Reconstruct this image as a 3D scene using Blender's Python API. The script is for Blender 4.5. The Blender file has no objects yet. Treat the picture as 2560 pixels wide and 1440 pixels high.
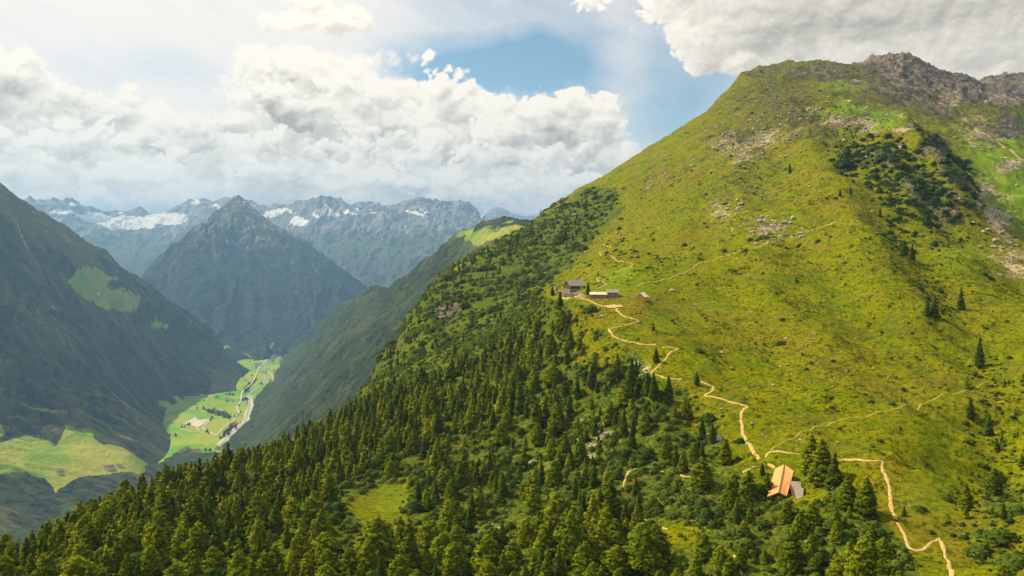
import bpy, math, random
import numpy as np
from mathutils import Vector, Matrix
random.seed(7); RNG = np.random.default_rng(7)
S = bpy.context.scene
COL = S.collection
F = 2009.0; PITCH = math.atan(100 / F); CZ = 1000.0; VALLEY = -900.0
CP, SP = math.cos(PITCH), math.sin(PITCH)

# ---------------------------------------------------------------- camera
cam_d = bpy.data.cameras.new('camera'); cam = bpy.data.objects.new('camera', cam_d); COL.objects.link(cam)
cam_d.sensor_width = 36; cam_d.lens = 36 * F / 2560
cam_d.clip_start = 1; cam_d.clip_end = 90000
cam.location = (0, 0, CZ); cam.rotation_euler = (math.pi / 2 - PITCH, 0, 0)
S.camera = cam

# ---------------------------------------------------------------- directions and noise
def ray(px, py):
    px = np.asarray(px, float); py = np.asarray(py, float)
    u = (px - 1280) / F; v = (720 - py) / F
    return u, CP + v * SP, v * CP - SP
def azt(px, py):
    x, y, z = ray(px, py)
    return np.arctan2(x, y), z / np.hypot(x, y)
def world(px, py, r):
    a, t = azt(px, py)
    return float(r * math.sin(a)), float(r * math.cos(a)), float(CZ + t * r)
def project(X, Y, Z):
    z = Z - CZ
    d = Y * CP - z * SP; v = Y * SP + z * CP
    d = np.maximum(d, 1e-3)
    return 1280 + F * X / d, 720 - F * v / d

def _h(ix, iy, s):
    n = (ix.astype(np.uint32) * np.uint32(374761393) + iy.astype(np.uint32) * np.uint32(668265263) + np.uint32((s * 2246822519) & 0xffffffff))
    n = (n ^ (n >> np.uint32(13))) * np.uint32(1274126177)
    n = n ^ (n >> np.uint32(16))
    return (n & np.uint32(0xffff)).astype(np.float32) * np.float32(2 * math.pi / 65536)
def perlin(x, y, s=0):
    x = np.asarray(x, np.float64); y = np.asarray(y, np.float64)
    fx = np.floor(x); fy = np.floor(y)
    ix = fx.astype(np.int64); iy = fy.astype(np.int64)
    dx = (x - fx).astype(np.float32); dy = (y - fy).astype(np.float32)
    def g(i, j, ax, ay):
        a = _h(ix + i, iy + j, s); return np.cos(a) * ax + np.sin(a) * ay
    u = dx * dx * dx * (dx * (dx * 6 - 15) + 10); v = dy * dy * dy * (dy * (dy * 6 - 15) + 10)
    a = g(0, 0, dx, dy); b = g(1, 0, dx - 1, dy); c = g(0, 1, dx, dy - 1); d = g(1, 1, dx - 1, dy - 1)
    return ((a + (b - a) * u) + ((c + (d - c) * u) - (a + (b - a) * u)) * v) * 1.5
def fbm(x, y, o=5, s=0, gain=.5):
    r = 0; A = 1; T = 0
    for k in range(o):
        r = r + A * perlin(x, y, s + k * 17); T += A; A *= gain; x = x * 2.03 + 3.1; y = y * 2.03 - 1.7
    return r / T
def ridged(x, y, o=5, s=0, gain=.5):
    r = 0; A = 1; T = 0
    for k in range(o):
        r = r + A * (1 - np.abs(perlin(x, y, s + k * 17)) * 2); T += A; A *= gain; x = x * 2.03 + 3.1; y = y * 2.03 - 1.7
    return r / T
def sm(a, b, x):
    t = np.clip((x - a) / (b - a), 0, 1); return t * t * (3 - 2 * t)

# ---------------------------------------------------------------- smooth surfaces through surveyed points
KA = 1.6
class Land:
    """height as slope-from-the-survey-point over (bearing, log distance), thin plate through the given points"""
    def __init__(s, ctrl, noise):
        a, t = azt([c[0] for c in ctrl], [c[1] for c in ctrl])
        r = np.array([c[2] for c in ctrl], float)
        s.p = np.stack([a * KA, np.log(r)], 1); n = len(ctrl)
        d = np.linalg.norm(s.p[:, None] - s.p[None], axis=2)
        A = np.zeros((n + 3, n + 3)); A[:n, :n] = s.k(d) ; A[:n, :n] += np.eye(n) * 1e-5
        A[:n, n] = 1; A[:n, n + 1:] = s.p; A[n, :n] = 1; A[n + 1:, :n] = s.p.T
        s.w = np.linalg.solve(A, np.concatenate([t, [0, 0, 0]])); s.n = n; s.noise = noise
    @staticmethod
    def k(d): return d * d * np.log(d + 1e-9) * .35 + d * .65
    def base(s, X, Y):
        X = np.asarray(X, float); Y = np.asarray(Y, float); sh = X.shape
        X = X.ravel(); Y = Y.ravel()
        r = np.hypot(X, Y); qa = np.arctan2(X, Y) * KA; ql = np.log(r)
        t = s.w[s.n] + s.w[s.n + 1] * qa + s.w[s.n + 2] * ql
        for i in range(s.n):
            t += s.w[i] * s.k(np.hypot(qa - s.p[i, 0], ql - s.p[i, 1]))
        return (t * r + CZ).reshape(sh)
    def z(s, X, Y):
        b = s.base(X, Y)
        return b + s.noise(np.asarray(X, float), np.asarray(Y, float), b)

def new_mesh(name, V, Fc, mats, parent=None, smooth=True, attrs=None, mi=None):
    """V (n,3), Fc (m,k) arrays of one face size"""
    me = bpy.data.meshes.new(name)
    V = np.ascontiguousarray(V, np.float32); Fc = np.ascontiguousarray(Fc, np.int32)
    m, k = Fc.shape
    me.vertices.add(len(V)); me.vertices.foreach_set('co', V.ravel())
    me.loops.add(m * k); me.loops.foreach_set('vertex_index', Fc.ravel())
    me.polygons.add(m)
    me.polygons.foreach_set('loop_start', np.arange(0, m * k, k, dtype=np.int32))
    me.polygons.foreach_set('loop_total', np.full(m, k, np.int32))
    if mi is not None: me.polygons.foreach_set('material_index', np.asarray(mi, np.int32))
    me.update(calc_edges=True)
    me.shade_smooth() if smooth else me.shade_flat()
    for mt in (mats if isinstance(mats, (list, tuple)) else [mats]): me.materials.append(mt)
    for an, av in (attrs or {}).items():
        av = np.ascontiguousarray(av, np.float32)
        if av.ndim == 2 and av.shape[1] == 3:
            at = me.attributes.new(an, 'FLOAT_VECTOR', 'POINT'); at.data.foreach_set('vector', av.ravel())
        elif av.ndim == 2:
            at = me.attributes.new(an, 'FLOAT_COLOR', 'POINT'); at.data.foreach_set('color', av.ravel())
        else:
            at = me.attributes.new(an, 'FLOAT', 'POINT'); at.data.foreach_set('value', av)
    o = bpy.data.objects.new(name, me); COL.objects.link(o)
    if parent is not None: o.parent = parent
    return o
def grid_faces(nr, na):
    i = np.arange((nr - 1) * (na - 1)); r = i // (na - 1); c = i % (na - 1)
    v = r * na + c
    return np.stack([v, v + 1, v + na + 1, v + na], 1)
def patch(name, land, px0, px1, r0, r1, na, nr, mat, maskf, rpow=1.0):
    a0 = math.atan((px0 - 1280) / F); a1 = math.atan((px1 - 1280) / F)
    az = np.linspace(a0, a1, na); q = np.linspace(0, 1, nr) ** rpow
    rr = np.exp(math.log(r0) + q * math.log(r1 / r0))
    A, R = np.meshgrid(az, rr)
    X = R * np.sin(A); Y = R * np.cos(A); Z = land.z(X, Y)
    PX, PY = project(X, Y, Z)
    M = maskf(X, Y, Z, PX, PY)
    o = new_mesh(name, np.stack([X, Y, Z], 2).reshape(-1, 3), grid_faces(nr, na), mat,
                 attrs={'mask': M.reshape(-1, 4)})
    o['kind'] = 'structure'
    land.tab = (a0, a1, math.log(r0), math.log(r1 / r0), rpow, Z)
    def look(X, Y):                       # height of the built sheet
        a = (np.arctan2(X, Y) - a0) / (a1 - a0) * (na - 1)
        l = np.clip((np.log(np.hypot(X, Y)) - math.log(r0)) / math.log(r1 / r0), 0, 1) ** (1 / rpow) * (nr - 1)
        a = np.clip(a, 0, na - 1.001); i = np.floor(l).clip(0, nr - 2).astype(int); j = np.floor(a).astype(int)
        fl = l - i; fa = a - j
        return (Z[i, j] * (1 - fl) * (1 - fa) + Z[i + 1, j] * fl * (1 - fa) + Z[i, j + 1] * (1 - fl) * fa + Z[i + 1, j + 1] * fl * fa)
    land.look = look
    return o
def blobs(PX, PY, lst, warp=0):
    m = np.zeros_like(PX)
    for (x, y, sx, sy, w) in lst:
        m = np.maximum(m, w * (1 - np.clip(np.hypot((PX - x) / sx, (PY - y) / sy), 0, 1.5) ))
    return m
def inpoly(PX, PY, poly):
    r = np.zeros(PX.shape, bool); n = len(poly); j = n - 1
    for i in range(n):
        xi, yi = poly[i]; xj, yj = poly[j]
        c = ((yi > PY) != (yj > PY)) & (PX < (xj - xi) * (PY - yi) / ((yj - yi) or 1e-9) + xi)
        r ^= c; j = i
    return r
def M4(a, b=0, c=0, d=1):
    z = np.zeros_like(a)
    return np.stack([a + z, b + z, c + z, d + z], -1)

def behind(lst, *steps):
    out = []
    for (x, y, r) in lst:
        for f, dy in steps: out.append((x, y + dy, r * f))
    return out
def vr(px, py, z=VALLEY):
    a, t = azt(px, py); return float(z / t)
# ---------------------------------------------------------------- materials
def mat(name):
    m = bpy.data.materials.new(name); m.use_nodes = True; nt = m.node_tree
    for n in list(nt.nodes): nt.nodes.remove(n)
    return m, nt
class N:
    def __init__(s, nt): s.nt = nt
    def n(s, t, **k):
        x = s.nt.nodes.new(t)
        for a, b in k.items():
            if a.startswith('i_'):
                key = a[2:]; key = int(key) if key.isdigit() else key.replace('_', ' ')
                s.set(x.inputs[key], b)
            else: setattr(x, a, b)
        return x
    def set(s, inp, v):
        if hasattr(v, 'bl_idname') and isinstance(v, bpy.types.NodeSocket): s.nt.links.new(v, inp)
        elif isinstance(v, bpy.types.Node): s.nt.links.new(v.outputs[0], inp)
        else:
            try: inp.default_value = v
            except Exception: inp.default_value = (*v, 1)
    def m(s, op, a, b=None, c=None, clamp=False):
        x = s.nt.nodes.new('ShaderNodeMath'); x.operation = op; x.use_clamp = clamp
        s.set(x.inputs[0], a)
        if b is not None: s.set(x.inputs[1], b)
        if c is not None: s.set(x.inputs[2], c)
        return x.outputs[0]
    def vm(s, op, a, b=None):
        x = s.nt.nodes.new('ShaderNodeVectorMath'); x.operation = op
        s.set(x.inputs[0], a)
        if b is not None: s.set(x.inputs[1], b)
        return x.outputs[0]
    def noise(s, vec, scale, detail=4, rough=.5, dist=0, typ='FBM', dims='3D'):
        x = s.nt.nodes.new('ShaderNodeTexNoise'); x.noise_dimensions = dims; x.noise_type = typ
        if typ == 'FBM': x.normalize = True
        s.set(x.inputs['Vector'], vec); s.set(x.inputs['Scale'], scale); x.inputs['Detail'].default_value = detail
        x.inputs['Roughness'].default_value = rough; x.inputs['Distortion'].default_value = dist
        return x.outputs[0]
    def ramp(s, f, a, b, smooth=True):
        x = s.nt.nodes.new('ShaderNodeMapRange'); x.interpolation_type = 'SMOOTHSTEP' if smooth else 'LINEAR'
        s.set(x.inputs[0], f); s.set(x.inputs[1], a); s.set(x.inputs[2], b)
        return x.outputs[0]
    def mix(s, f, a, b):
        x = s.nt.nodes.new('ShaderNodeMix'); x.data_type = 'RGBA'
        s.set(x.inputs[0], f); s.set(x.inputs[6], a if not isinstance(a, tuple) else (*a, 1)); s.set(x.inputs[7], b if not isinstance(b, tuple) else (*b, 1))
        return x.outputs[2]
    def scale(s, vec, v):
        return s.vm('MULTIPLY', vec, v)
    def bump(s, h, strength, dist):
        x = s.nt.nodes.new('ShaderNodeBump'); s.set(x.inputs['Height'], h); x.inputs['Strength'].default_value = strength; x.inputs['Distance'].default_value = dist
        return x.outputs[0]
    def out(s, col, rough=.9, normal=None, spec=.15):
        p = s.nt.nodes.new('ShaderNodeBsdfPrincipled'); s.set(p.inputs['Base Color'], col); s.set(p.inputs['Roughness'], rough)
        p.inputs['Specular IOR Level'].default_value = spec
        if normal is not None: s.set(p.inputs['Normal'], normal)
        o = s.nt.nodes.new('ShaderNodeOutputMaterial'); s.nt.links.new(p.outputs[0], o.inputs[0]); return p

def terrain_inputs(g):
    geo = g.n('ShaderNodeNewGeometry').outputs['Position']
    at = g.n('ShaderNodeAttribute', attribute_name='mask')
    sep = g.n('ShaderNodeSeparateColor'); g.set(sep.inputs[0], at.outputs['Color'])
    return geo, sep.outputs[0], sep.outputs[1], sep.outputs[2], at.outputs['Alpha']

GRASS_A = (.136, .172, .001); GRASS_B = (.205, .200, .001); GRASS_C = (.048, .070, .004)
# near slope: mask = rock, pale scree, scrub / forest floor, lush
def near_material():
    m, nt = mat('alpine_turf'); g = N(nt)
    P, rock, scree, scrub, lush = terrain_inputs(g)
    big = g.noise(P, .012, 4, .6); mid = g.noise(P, .07, 5, .65)
    tuftP = g.scale(P, (1, 1, 1.0))
    fine = g.noise(tuftP, .55, 6, .75, .6)
    blade = g.noise(P, 1.7, 4, .7)
    c = g.mix(g.ramp(mid, .35, .65), GRASS_A, GRASS_B)
    c = g.mix(g.ramp(big, .45, .7), c, (.20, .165, .012))
    c = g.mix(g.m('MULTIPLY', g.ramp(fine, .47, .60), .9), c, GRASS_C)
    tuft = g.noise(P, .17, 6, .7, .8)
    c = g.mix(g.m('MULTIPLY', g.ramp(tuft, .54, .64), .8), c, (.045, .075, .010))
    c = g.mix(g.m('MULTIPLY', g.ramp(g.noise(P, .035, 6, .65, .6), .52, .66), .55), c, (.10, .115, .014))
    c = g.mix(g.m('MULTIPLY', g.ramp(fine, .42, .30), .6), c, (.26, .28, .03))
    c = g.mix(lush, c, g.mix(g.ramp(mid, .3, .7), (.13, .25, .010), (.19, .27, .012)))
    c = g.mix(g.m('MULTIPLY', lush, -1.0, clamp=True), c, g.mix(g.ramp(fine, .4, .62), (.105, .092, .035), (.055, .058, .012)))
    # forest floor and dwarf shrubs
    f = g.mix(g.ramp(fine, .35, .62), (.13, .17, .018), (.035, .060, .008))
    f = g.mix(g.ramp(mid, .55, .75), f, (.12, .085, .03))
    c = g.mix(g.ramp(g.m('ADD', scrub, g.m('MULTIPLY', g.m('SUBTRACT', fine, .5), .9)), .35, .65), c, f)
    # rock
    rn = g.noise(P, .35, 8, .7, .5); rb = g.noise(P, .05, 4, .6)
    rc = g.mix(g.ramp(rn, .35, .65), (.085, .072, .055), (.27, .22, .16))
    rc = g.mix(g.ramp(rb, .4, .65), rc, (.062, .055, .048))
    rm = g.ramp(g.m('ADD', rock, g.m('MULTIPLY', g.m('SUBTRACT', g.noise(P, .16, 7, .72, .4), .5), 2.2)), .30, .46)
    c = g.mix(rm, c, rc)
    sn = g.noise(P, .9, 5, .7)
    sc = g.mix(g.ramp(sn, .35, .65), (.22, .17, .11), (.52, .43, .30))
    smk = g.ramp(g.m('ADD', scree, g.m('MULTIPLY', g.m('SUBTRACT', g.noise(P, .3, 7, .75, .8), .5), 2.2)), .34, .5)
    c = g.mix(smk, c, sc)
    h = g.m('ADD', g.m('MULTIPLY', fine, 1.0), g.m('MULTIPLY', blade, .25))
    h = g.m('ADD', h, g.m('MULTIPLY', g.m('MULTIPLY', rn, rm), 2.2))
    g.out(c, 1.0, g.bump(h, .9, 1.1), 0)
    return m
# distant forested slope: mask = meadow, bare rock/scree, alpine turf, snow
def far_material(name, forest_a=(.012, .024, .010), forest_b=(.035, .055, .018), s=1.0, wx=(1, 1, 1), turf=(.10, .115, .025), rocka=(.10, .095, .09), rockb=(.22, .20, .18), meadow=((.17, .30, .02), (.32, .34, .05)), bumpd=14):
    m, nt = mat(name); g = N(nt)
    P, mead, rock, alp, snow = terrain_inputs(g)
    P2 = g.scale(P, wx)
    n1 = g.noise(P, .0035 * s, 5, .6); n2 = g.noise(P, .03 * s, 6, .75); n3 = g.noise(P2, .008 * s, 6, .7, .4)
    c = g.mix(g.ramp(n2, .38, .62), forest_a, forest_b)
    c = g.mix(g.ramp(n3, .49, .66), c, g.mix(n2, forest_b, turf))
    streak = g.noise(g.scale(P, (wx[0] * 1.0, wx[1] * 1.0, wx[2])), .02 * s, 5, .7, .3)
    a = g.mix(g.ramp(n2, .35, .65), turf, (turf[0] * .55, turf[1] * .6, turf[2] * .7))
    c = g.mix(g.ramp(g.m('ADD', alp, g.m('MULTIPLY', g.m('SUBTRACT', n3, .5), 1.0)), .35, .65), c, a)
    r = g.mix(g.ramp(n2, .35, .65), rocka, rockb)
    c = g.mix(g.m('MULTIPLY', g.ramp(streak, .50, .64), .7), c, g.mix(n1, turf, forest_b))
    c = g.mix(g.ramp(g.m('ADD', rock, g.m('MULTIPLY', g.m('SUBTRACT', streak, .5), 2.2)), .42, .62), c, r)
    md = g.mix(g.ramp(n1, .4, .6), meadow[0], meadow[1])
    c = g.mix(g.ramp(g.m('ADD', mead, g.m('MULTIPLY', g.m('SUBTRACT', n2, .5), .5)), .4, .6), c, md)
    c = g.mix(g.ramp(g.m('ADD', snow, g.m('MULTIPLY', g.m('SUBTRACT', n2, .5), 1.5)), .45, .58), c, (.80, .80, .82))
    bm = g.bump(g.m('ADD', n2, g.m('MULTIPLY', streak, .8)), .8, bumpd)
    g.out(c, .95, bm, .05)
    return m
MAT_NEAR = near_material()
MAT_LEFT = far_material('left_mountain_forest', (.006, .016, .012), (.052, .066, .028), s=1.0, turf=(.15, .145, .035), rocka=(.26, .20, .15), rockb=(.50, .42, .32), wx=(.35, 1.3, .35), bumpd=20)
MAT_RIDGE = far_material('wooded_ridge_forest', (.012, .024, .010), (.042, .060, .020), 1.5, wx=(.35, 1.3, .35), turf=(.13, .15, .03), bumpd=20)
MAT_PYR = far_material('pyramid_forest', (.008, .022, .020), (.036, .055, .038), .6, wx=(1.2, .5, .35), turf=(.055, .06, .035), rocka=(.09, .085, .08), rockb=(.26, .24, .21), bumpd=40)  # forest tints made bluer: some distance haze put into the colour
MAT_FAR = far_material('glacier_range_rock', (.04, .06, .055), (.095, .12, .10), .35, wx=(1.2, .5, .35), turf=(.12, .15, .10), rocka=(.12, .13, .15), rockb=(.34, .34, .34), bumpd=60)  # palette lightened, so part of the far haze is in these colours
MAT_VALLEY = far_material('valley_fields', (.012, .028, .012), (.028, .050, .018), 1.6, meadow=((.11, .28, .012), (.26, .31, .03)), bumpd=5)

# ---------------------------------------------------------------- the near mountain
LEFT_EDGE = [(-500, 1640, 240), (-200, 1540, 265), (0, 1432, 290), (200, 1325, 330), (400, 1232, 380), (600, 1164, 430), (750, 1112, 470), (850, 1048, 530),
             (905, 965, 620), (950, 885, 730), (1018, 770, 900), (1075, 710, 1050), (1150, 665, 1150), (1280, 597, 1300), (1335, 556, 1380),
             (1400, 502, 1440), (1500, 450, 1480), (1600, 388, 1500), (1700, 322, 1460), (1770, 280, 1430)]
PEAK_EDGE = [(1800, 238, 1600), (1850, 190, 1750), (1885, 172, 1850), (1930, 160, 1950), (1990, 163, 2000), (2050, 158, 2050), (2110, 166, 2100), (2155, 165, 2120), (2172, 158, 2130),
             (2186, 138, 2150), (2230, 140, 2150), (2278, 137, 2180), (2312, 160, 2220), (2350, 184, 2280), (2400, 188, 2350), (2430, 200, 2420), (2470, 195, 2800),
             (2510, 188, 2850), (2560, 184, 2900), (2800, 200, 2950), (3200, 260, 2900)]
near_ctrl = LEFT_EDGE + behind(LEFT_EDGE[:14], (1.15, 40), (1.6, 380), (3.2, 420), (7, 330), (13, 330)) + behind(LEFT_EDGE[14:], (1.15, 25), (1.5, 130), (2.4, 260)) \
    + PEAK_EDGE + behind(PEAK_EDGE, (1.12, 40), (1.5, 160)) + [
    (-500, 1900, 115), (600, 2100, 110), (1280, 2100, 115), (2000, 2100, 120), (3200, 2100, 120), (-900, 2100, 85), (-500, 2300, 85), (100, 2350, 82), (900, 2450, 82), (1900, 2450, 84), (3200, 2400, 86), (-200, 1900, 145), (150, 1700, 172), (600, 1720, 165),
    (-200, 1640, 190), (200, 1475, 245), (600, 1455, 230), (1000, 1440, 215), (1400, 1440, 208), (1800, 1440, 208), (2200, 1440, 208), (2560, 1440, 215), (3200, 1440, 240),
    (600, 1315, 310), (1000, 1300, 290), (900, 1170, 370), (1000, 1080, 410), (1050, 960, 520), (1200, 1000, 410), (1100, 840, 670), (1200, 780, 740), (1300, 700, 830), (1400, 600, 980),
    (1300, 1200, 300), (1300, 900, 480), (1400, 1050, 350), (1500, 950, 370), (1280, 800, 600), (1370, 740, 500),
    (1430, 735, 455), (1520, 745, 450), (1610, 750, 445), (1530, 775, 430), (1600, 805, 415), (1530, 825, 405), (1650, 875, 385), (1640, 930, 362), (1750, 950, 358), (1860, 1020, 332), (1850, 1060, 318),
    (1895, 1140, 288), (1965, 1183, 276), (1945, 1252, 261), (2005, 1268, 254), (2010, 1205, 270), (1700, 1200, 268), (1600, 1320, 235), (2200, 1155, 283), (2240, 1300, 245), (2350, 1350, 236), (2100, 1050, 322), (2300, 1020, 340), (2450, 960, 385),
    (1500, 640, 640), (1580, 660, 590), (1700, 690, 540), (1900, 620, 620), (1700, 560, 760), (1580, 480, 1150), (1700, 400, 1180), (1850, 330, 1150), (1800, 450, 920), (2000, 520, 720), (2000, 700, 530), (2000, 900, 402),
    (1880, 262, 1290), (1990, 236, 1300), (2060, 262, 1200), (2110, 293, 1130), (2200, 318, 1060), (2265, 302, 1020), (2300, 330, 990), (2350, 385, 930), (2400, 440, 890), (2430, 500, 840),
    (2000, 330, 1080), (2150, 400, 900), (2200, 500, 780), (2300, 440, 850), (2200, 620, 610), (2350, 560, 740), (2300, 750, 500), (2400, 640, 640), (2460, 720, 590), (2300, 900, 410), (2450, 860, 460),
    (2560, 1300, 258), (2560, 1150, 305), (2560, 1000, 370), (2560, 860, 480), (2560, 760, 620), (2500, 640, 760), (2560, 620, 880), (2470, 520, 960), (2560, 500, 1080), (2560, 420, 1250), (3200, 1000, 380), (3200, 600, 900), (3200, 400, 1500),
    # the hollow behind the front shoulder, then the peak's face
    (1800, 262, 1500), (1900, 250, 1450), (1990, 248, 1420), (2060, 275, 1330), (2110, 303, 1270), (2200, 322, 1200), (2265, 312, 1180), (2330, 365, 1120), (2390, 430, 1060), (2430, 480, 1010),
    (2050, 230, 1500), (2150, 290, 1330), (2230, 290, 1380), (2000, 205, 1700), (2100, 220, 1650), (2200, 240, 1600), (2200, 180, 1950), (2300, 260, 1600), (2300, 200, 2000), (2400, 330, 1450), (2400, 250, 1900), (2500, 300, 1750), (2500, 400, 1350), (2560, 340, 1600), (2560, 260, 2200), (2480, 240, 2300)]
ROCKY = [(2200, 400, 90, 50, .5), (2300, 470, 100, 60, .55), (2370, 530, 70, 60, .6), (2350, 400, 60, 60, .6), (1900, 300, 170, 70, .34), (2000, 250, 150, 40, .38), (1850, 380, 130, 60, .3), (2040, 330, 120, 50, .34), (1700, 430, 110, 60, .28), (1620, 470, 80, 50, .26), (2330, 370, 60, 40, .8), (2400, 470, 40, 80, .6), (1980, 300, 200, 60, .45), (2280, 200, 420, 110, .5), (1950, 210, 180, 70, .36), (1950, 330, 330, 110, .28), (1850, 470, 260, 130, .26), (1930, 250, 210, 60, .42), (1900, 180, 90, 45, .6), (2000, 280, 260, 60, .36), (1850, 340, 240, 60, .42), (2120, 310, 140, 50, .55), (2230, 150, 120, 60, 1.3), (2300, 200, 220, 90, .95), (2230, 220, 230, 70, .5), (2420, 215, 130, 60, 1.1),
         (2540, 215, 160, 70, 1.3), (2350, 270, 130, 60, .55), (2060, 180, 180, 40, .6), (2180, 280, 130, 40, .45), (1800, 490, 110, 60, .33), (1900, 420, 190, 90, .25), (1900, 560, 90, 40, .25), (1500, 700, 10, 10, 0), (1990, 1140, 1, 1, 0),
         (2480, 330, 90, 60, .6), (2360, 430, 70, 90, .4), (1120, 770, 45, 60, 1.0), (1000, 980, 40, 35, .8), (1600, 1090, 1, 1, 0), (2520, 320, 60, 60, .9)]
SCREE = [(1930, 570, 90, 34, .7), (1800, 530, 50, 40, .55), (1870, 360, 160, 44, .55), (2380, 250, 50, 50, .6), (2440, 320, 40, 60, .6), (2500, 560, 45, 110, .85), (2460, 480, 30, 60, .75), (2540, 660, 70, 60, .7), (2260, 312, 60, 14, .9), (2160, 318, 90, 16, .8), (1900, 345, 110, 22, .62), (1840, 395, 60, 30, .5), (1990, 330, 120, 16, .55), (1900, 560, 60, 30, .55), (1800, 540, 60, 26, .45),
         (2530, 410, 60, 20, .9), (2450, 340, 90, 22, .6), (2500, 250, 80, 26, .8), (2370, 260, 60, 30, .55), (2240, 185, 60, 22, .5), (2100, 295, 60, 10, .8), (1500, 1070, 40, 30, .7), (1480, 1110, 40, 30, .7),
         (1240, 1330, 50, 30, .75), (1190, 1350, 40, 20, .7), (1340, 1160, 60, 22, .6), (1170, 1220, 30, 20, .55), (1430, 735, 45, 14, .95), (1790, 1100, 24, 16, .8), (1880, 1235, 26, 10, .9), (1600, 925, 20, 16, .9), (1290, 1400, 1, 1, 0)]
LUSH = [(2480, 400, 130, 120, 1.2), (2200, 290, 90, 30, 1.3), (2120, 270, 80, 20, 1.1), (2080, 280, 60, 16, 1.2), (2120, 215, 90, 22, .8), (2560, 480, 120, 130, 1.3), (1560, 700, 160, 60, .5), (2400, 640, 120, 60, .4), (1300, 720, 1, 1, 0), (1700, 790, 150, 70, .35), (2330, 1230, 160, 120, .35), (2050, 1180, 120, 60, .25), (1000, 1270, 110, 60, .6)]
SCRUB_POLY = [(-900, 1700), (-900, 1200), (300, 1100), (800, 950), (1080, 690), (1340, 540), (1480, 470), (1560, 470), (1520, 560), (1450, 640), (1400, 690), (1330, 745), (1480, 760), (1500, 820), (1560, 880), (1620, 950), (1720, 980), (1800, 1060),
              (1850, 1150), (1900, 1230), (1990, 1260), (2130, 1230), (2230, 1330), (2330, 1480), (2600, 1700)]
def near_masks(X, Y, Z, PX, PY):
    w1 = fbm(X * .02, Y * .02, 4, 5) ; w2 = fbm(X * .02, Y * .02, 4, 9)
    qx = PX + w1 * 55; qy = PY + w2 * 40
    rock = blobs(qx, qy, ROCKY); scree = blobs(qx, qy, SCREE)
    # scree and rock patches drawn out down the fall line
    lush = np.clip(blobs(qx, qy, LUSH), 0, 1)
    dry = np.clip(blobs(qx, qy, [(2320, 180, 470, 150, 1.0), (1950, 260, 300, 90, .45)]), 0, .7)
    lush = np.where(lush > .12, lush, -dry)
    scrub = inpoly(qx, qy, SCRUB_POLY) * .62
    extra = blobs(qx, qy, [(2180, 400, 110, 50, 1.1), (2250, 450, 110, 50, 1.0), (2330, 500, 110, 60, 1.0), (2370, 440, 60, 60, .8), (2140, 350, 60, 40, .6), (2470, 900, 60, 60, .7), (2340, 780, 50, 50, .5), (2500, 1250, 120, 150, .8), (2240, 600, 50, 120, .5),
                           (2150, 330, 70, 40, .6), (1960, 470, 60, 40, .4), (1500, 560, 90, 60, .6)])
    scrub = np.maximum(scrub, extra)
    clear = blobs(qx, qy, [(950, 1265, 110, 60, 1.6), (1020, 1210, 60, 40, 1), (1480, 880, 90, 50, 1.0), (1450, 820, 60, 40, .8), (1720, 1050, 60, 50, .8), (1330, 720, 50, 20, .8), (1480, 780, 100, 40, .8), (1700, 1330, 100, 60, .6)])
    scrub = scrub * (1 - np.clip(clear, 0, 1))
    return M4(rock, scree, scrub, lush)
def near_noise(X, Y, b):
    PX, PY = project(X, Y, b)
    r = np.hypot(X, Y)
    rk = np.clip(blobs(PX + 0 * X, PY, ROCKY), 0, 1)
    amp = sm(60, 260, r)
    lf = sm(1500, 2100, PX)
    n = fbm(X / 130, Y / 130, 3, 1) * 7 * amp + ridged((X * .8 + Y * .6 + fbm(X / 90, Y / 90, 3, 14) * 30) / 34, (Y * .8 - X * .6) / 160, 4, 15) * 4.6 * amp * lf + fbm(X / 22, Y / 22, 3, 2) * 1.5 + fbm(X / 4.5, Y / 4.5, 3, 3) * .45 + ridged(X / 11 + fbm(X / 20, Y / 20, 2, 16), Y / 11, 3, 17) * .9 * lf * (.4 + .6 * sm(-.2, .3, fbm(X / 60, Y / 60, 2, 18)))
    # runnels down the fall line on the slope facing the valley, deeper far up
    far = sm(480, 1300, r)
    n = n + far * (ridged((Y + X * .3) / 70, X / 220, 4, 4) - .6) * 14
    n = n + rk * (ridged(X / 38, Y / 38, 5, 6, .6) - .5) * (5 + 14 * sm(900, 2000, r))
    n = n + far * fbm(X / 12, Y / 12, 3, 8) * 1.5 + sm(350, 900, r) * lf * (ridged(X / 48, Y / 48, 5, 19, .55) - .5) * 5
    flat = blobs(PX, PY, [(1500, 740, 180, 45, 1.6), (1960, 1215, 110, 60, 1.6)])
    return n * (1 - .8 * np.clip(flat, 0, 1))
class NearLand(Land):
    def base(s, X, Y):
        r = np.hypot(X, Y); a = np.arctan2(X, Y); ac = np.clip(a, -.725, .745)
        rc = np.maximum(r, 198)
        z = Land.base(s, rc * np.sin(ac), rc * np.cos(ac)); z = CZ + (z - CZ) * np.where(r > 198, 1.0, 1.0) - (198 - np.minimum(r, 198)) * .10
        ea, _ = azt([c[0] for c in LEFT_EDGE], [c[1] for c in LEFT_EDGE])
        re = np.interp(a, ea, [c[2] for c in LEFT_EDGE])
        cap = CZ - 60 - (r - re * 1.1) * .55 + 2500 * sm(950, 1250, 1280 + F * np.tan(np.clip(a, -1.2, 1.2)))
        return np.where(r > re * 1.05, np.minimum(z, cap), z)
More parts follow.
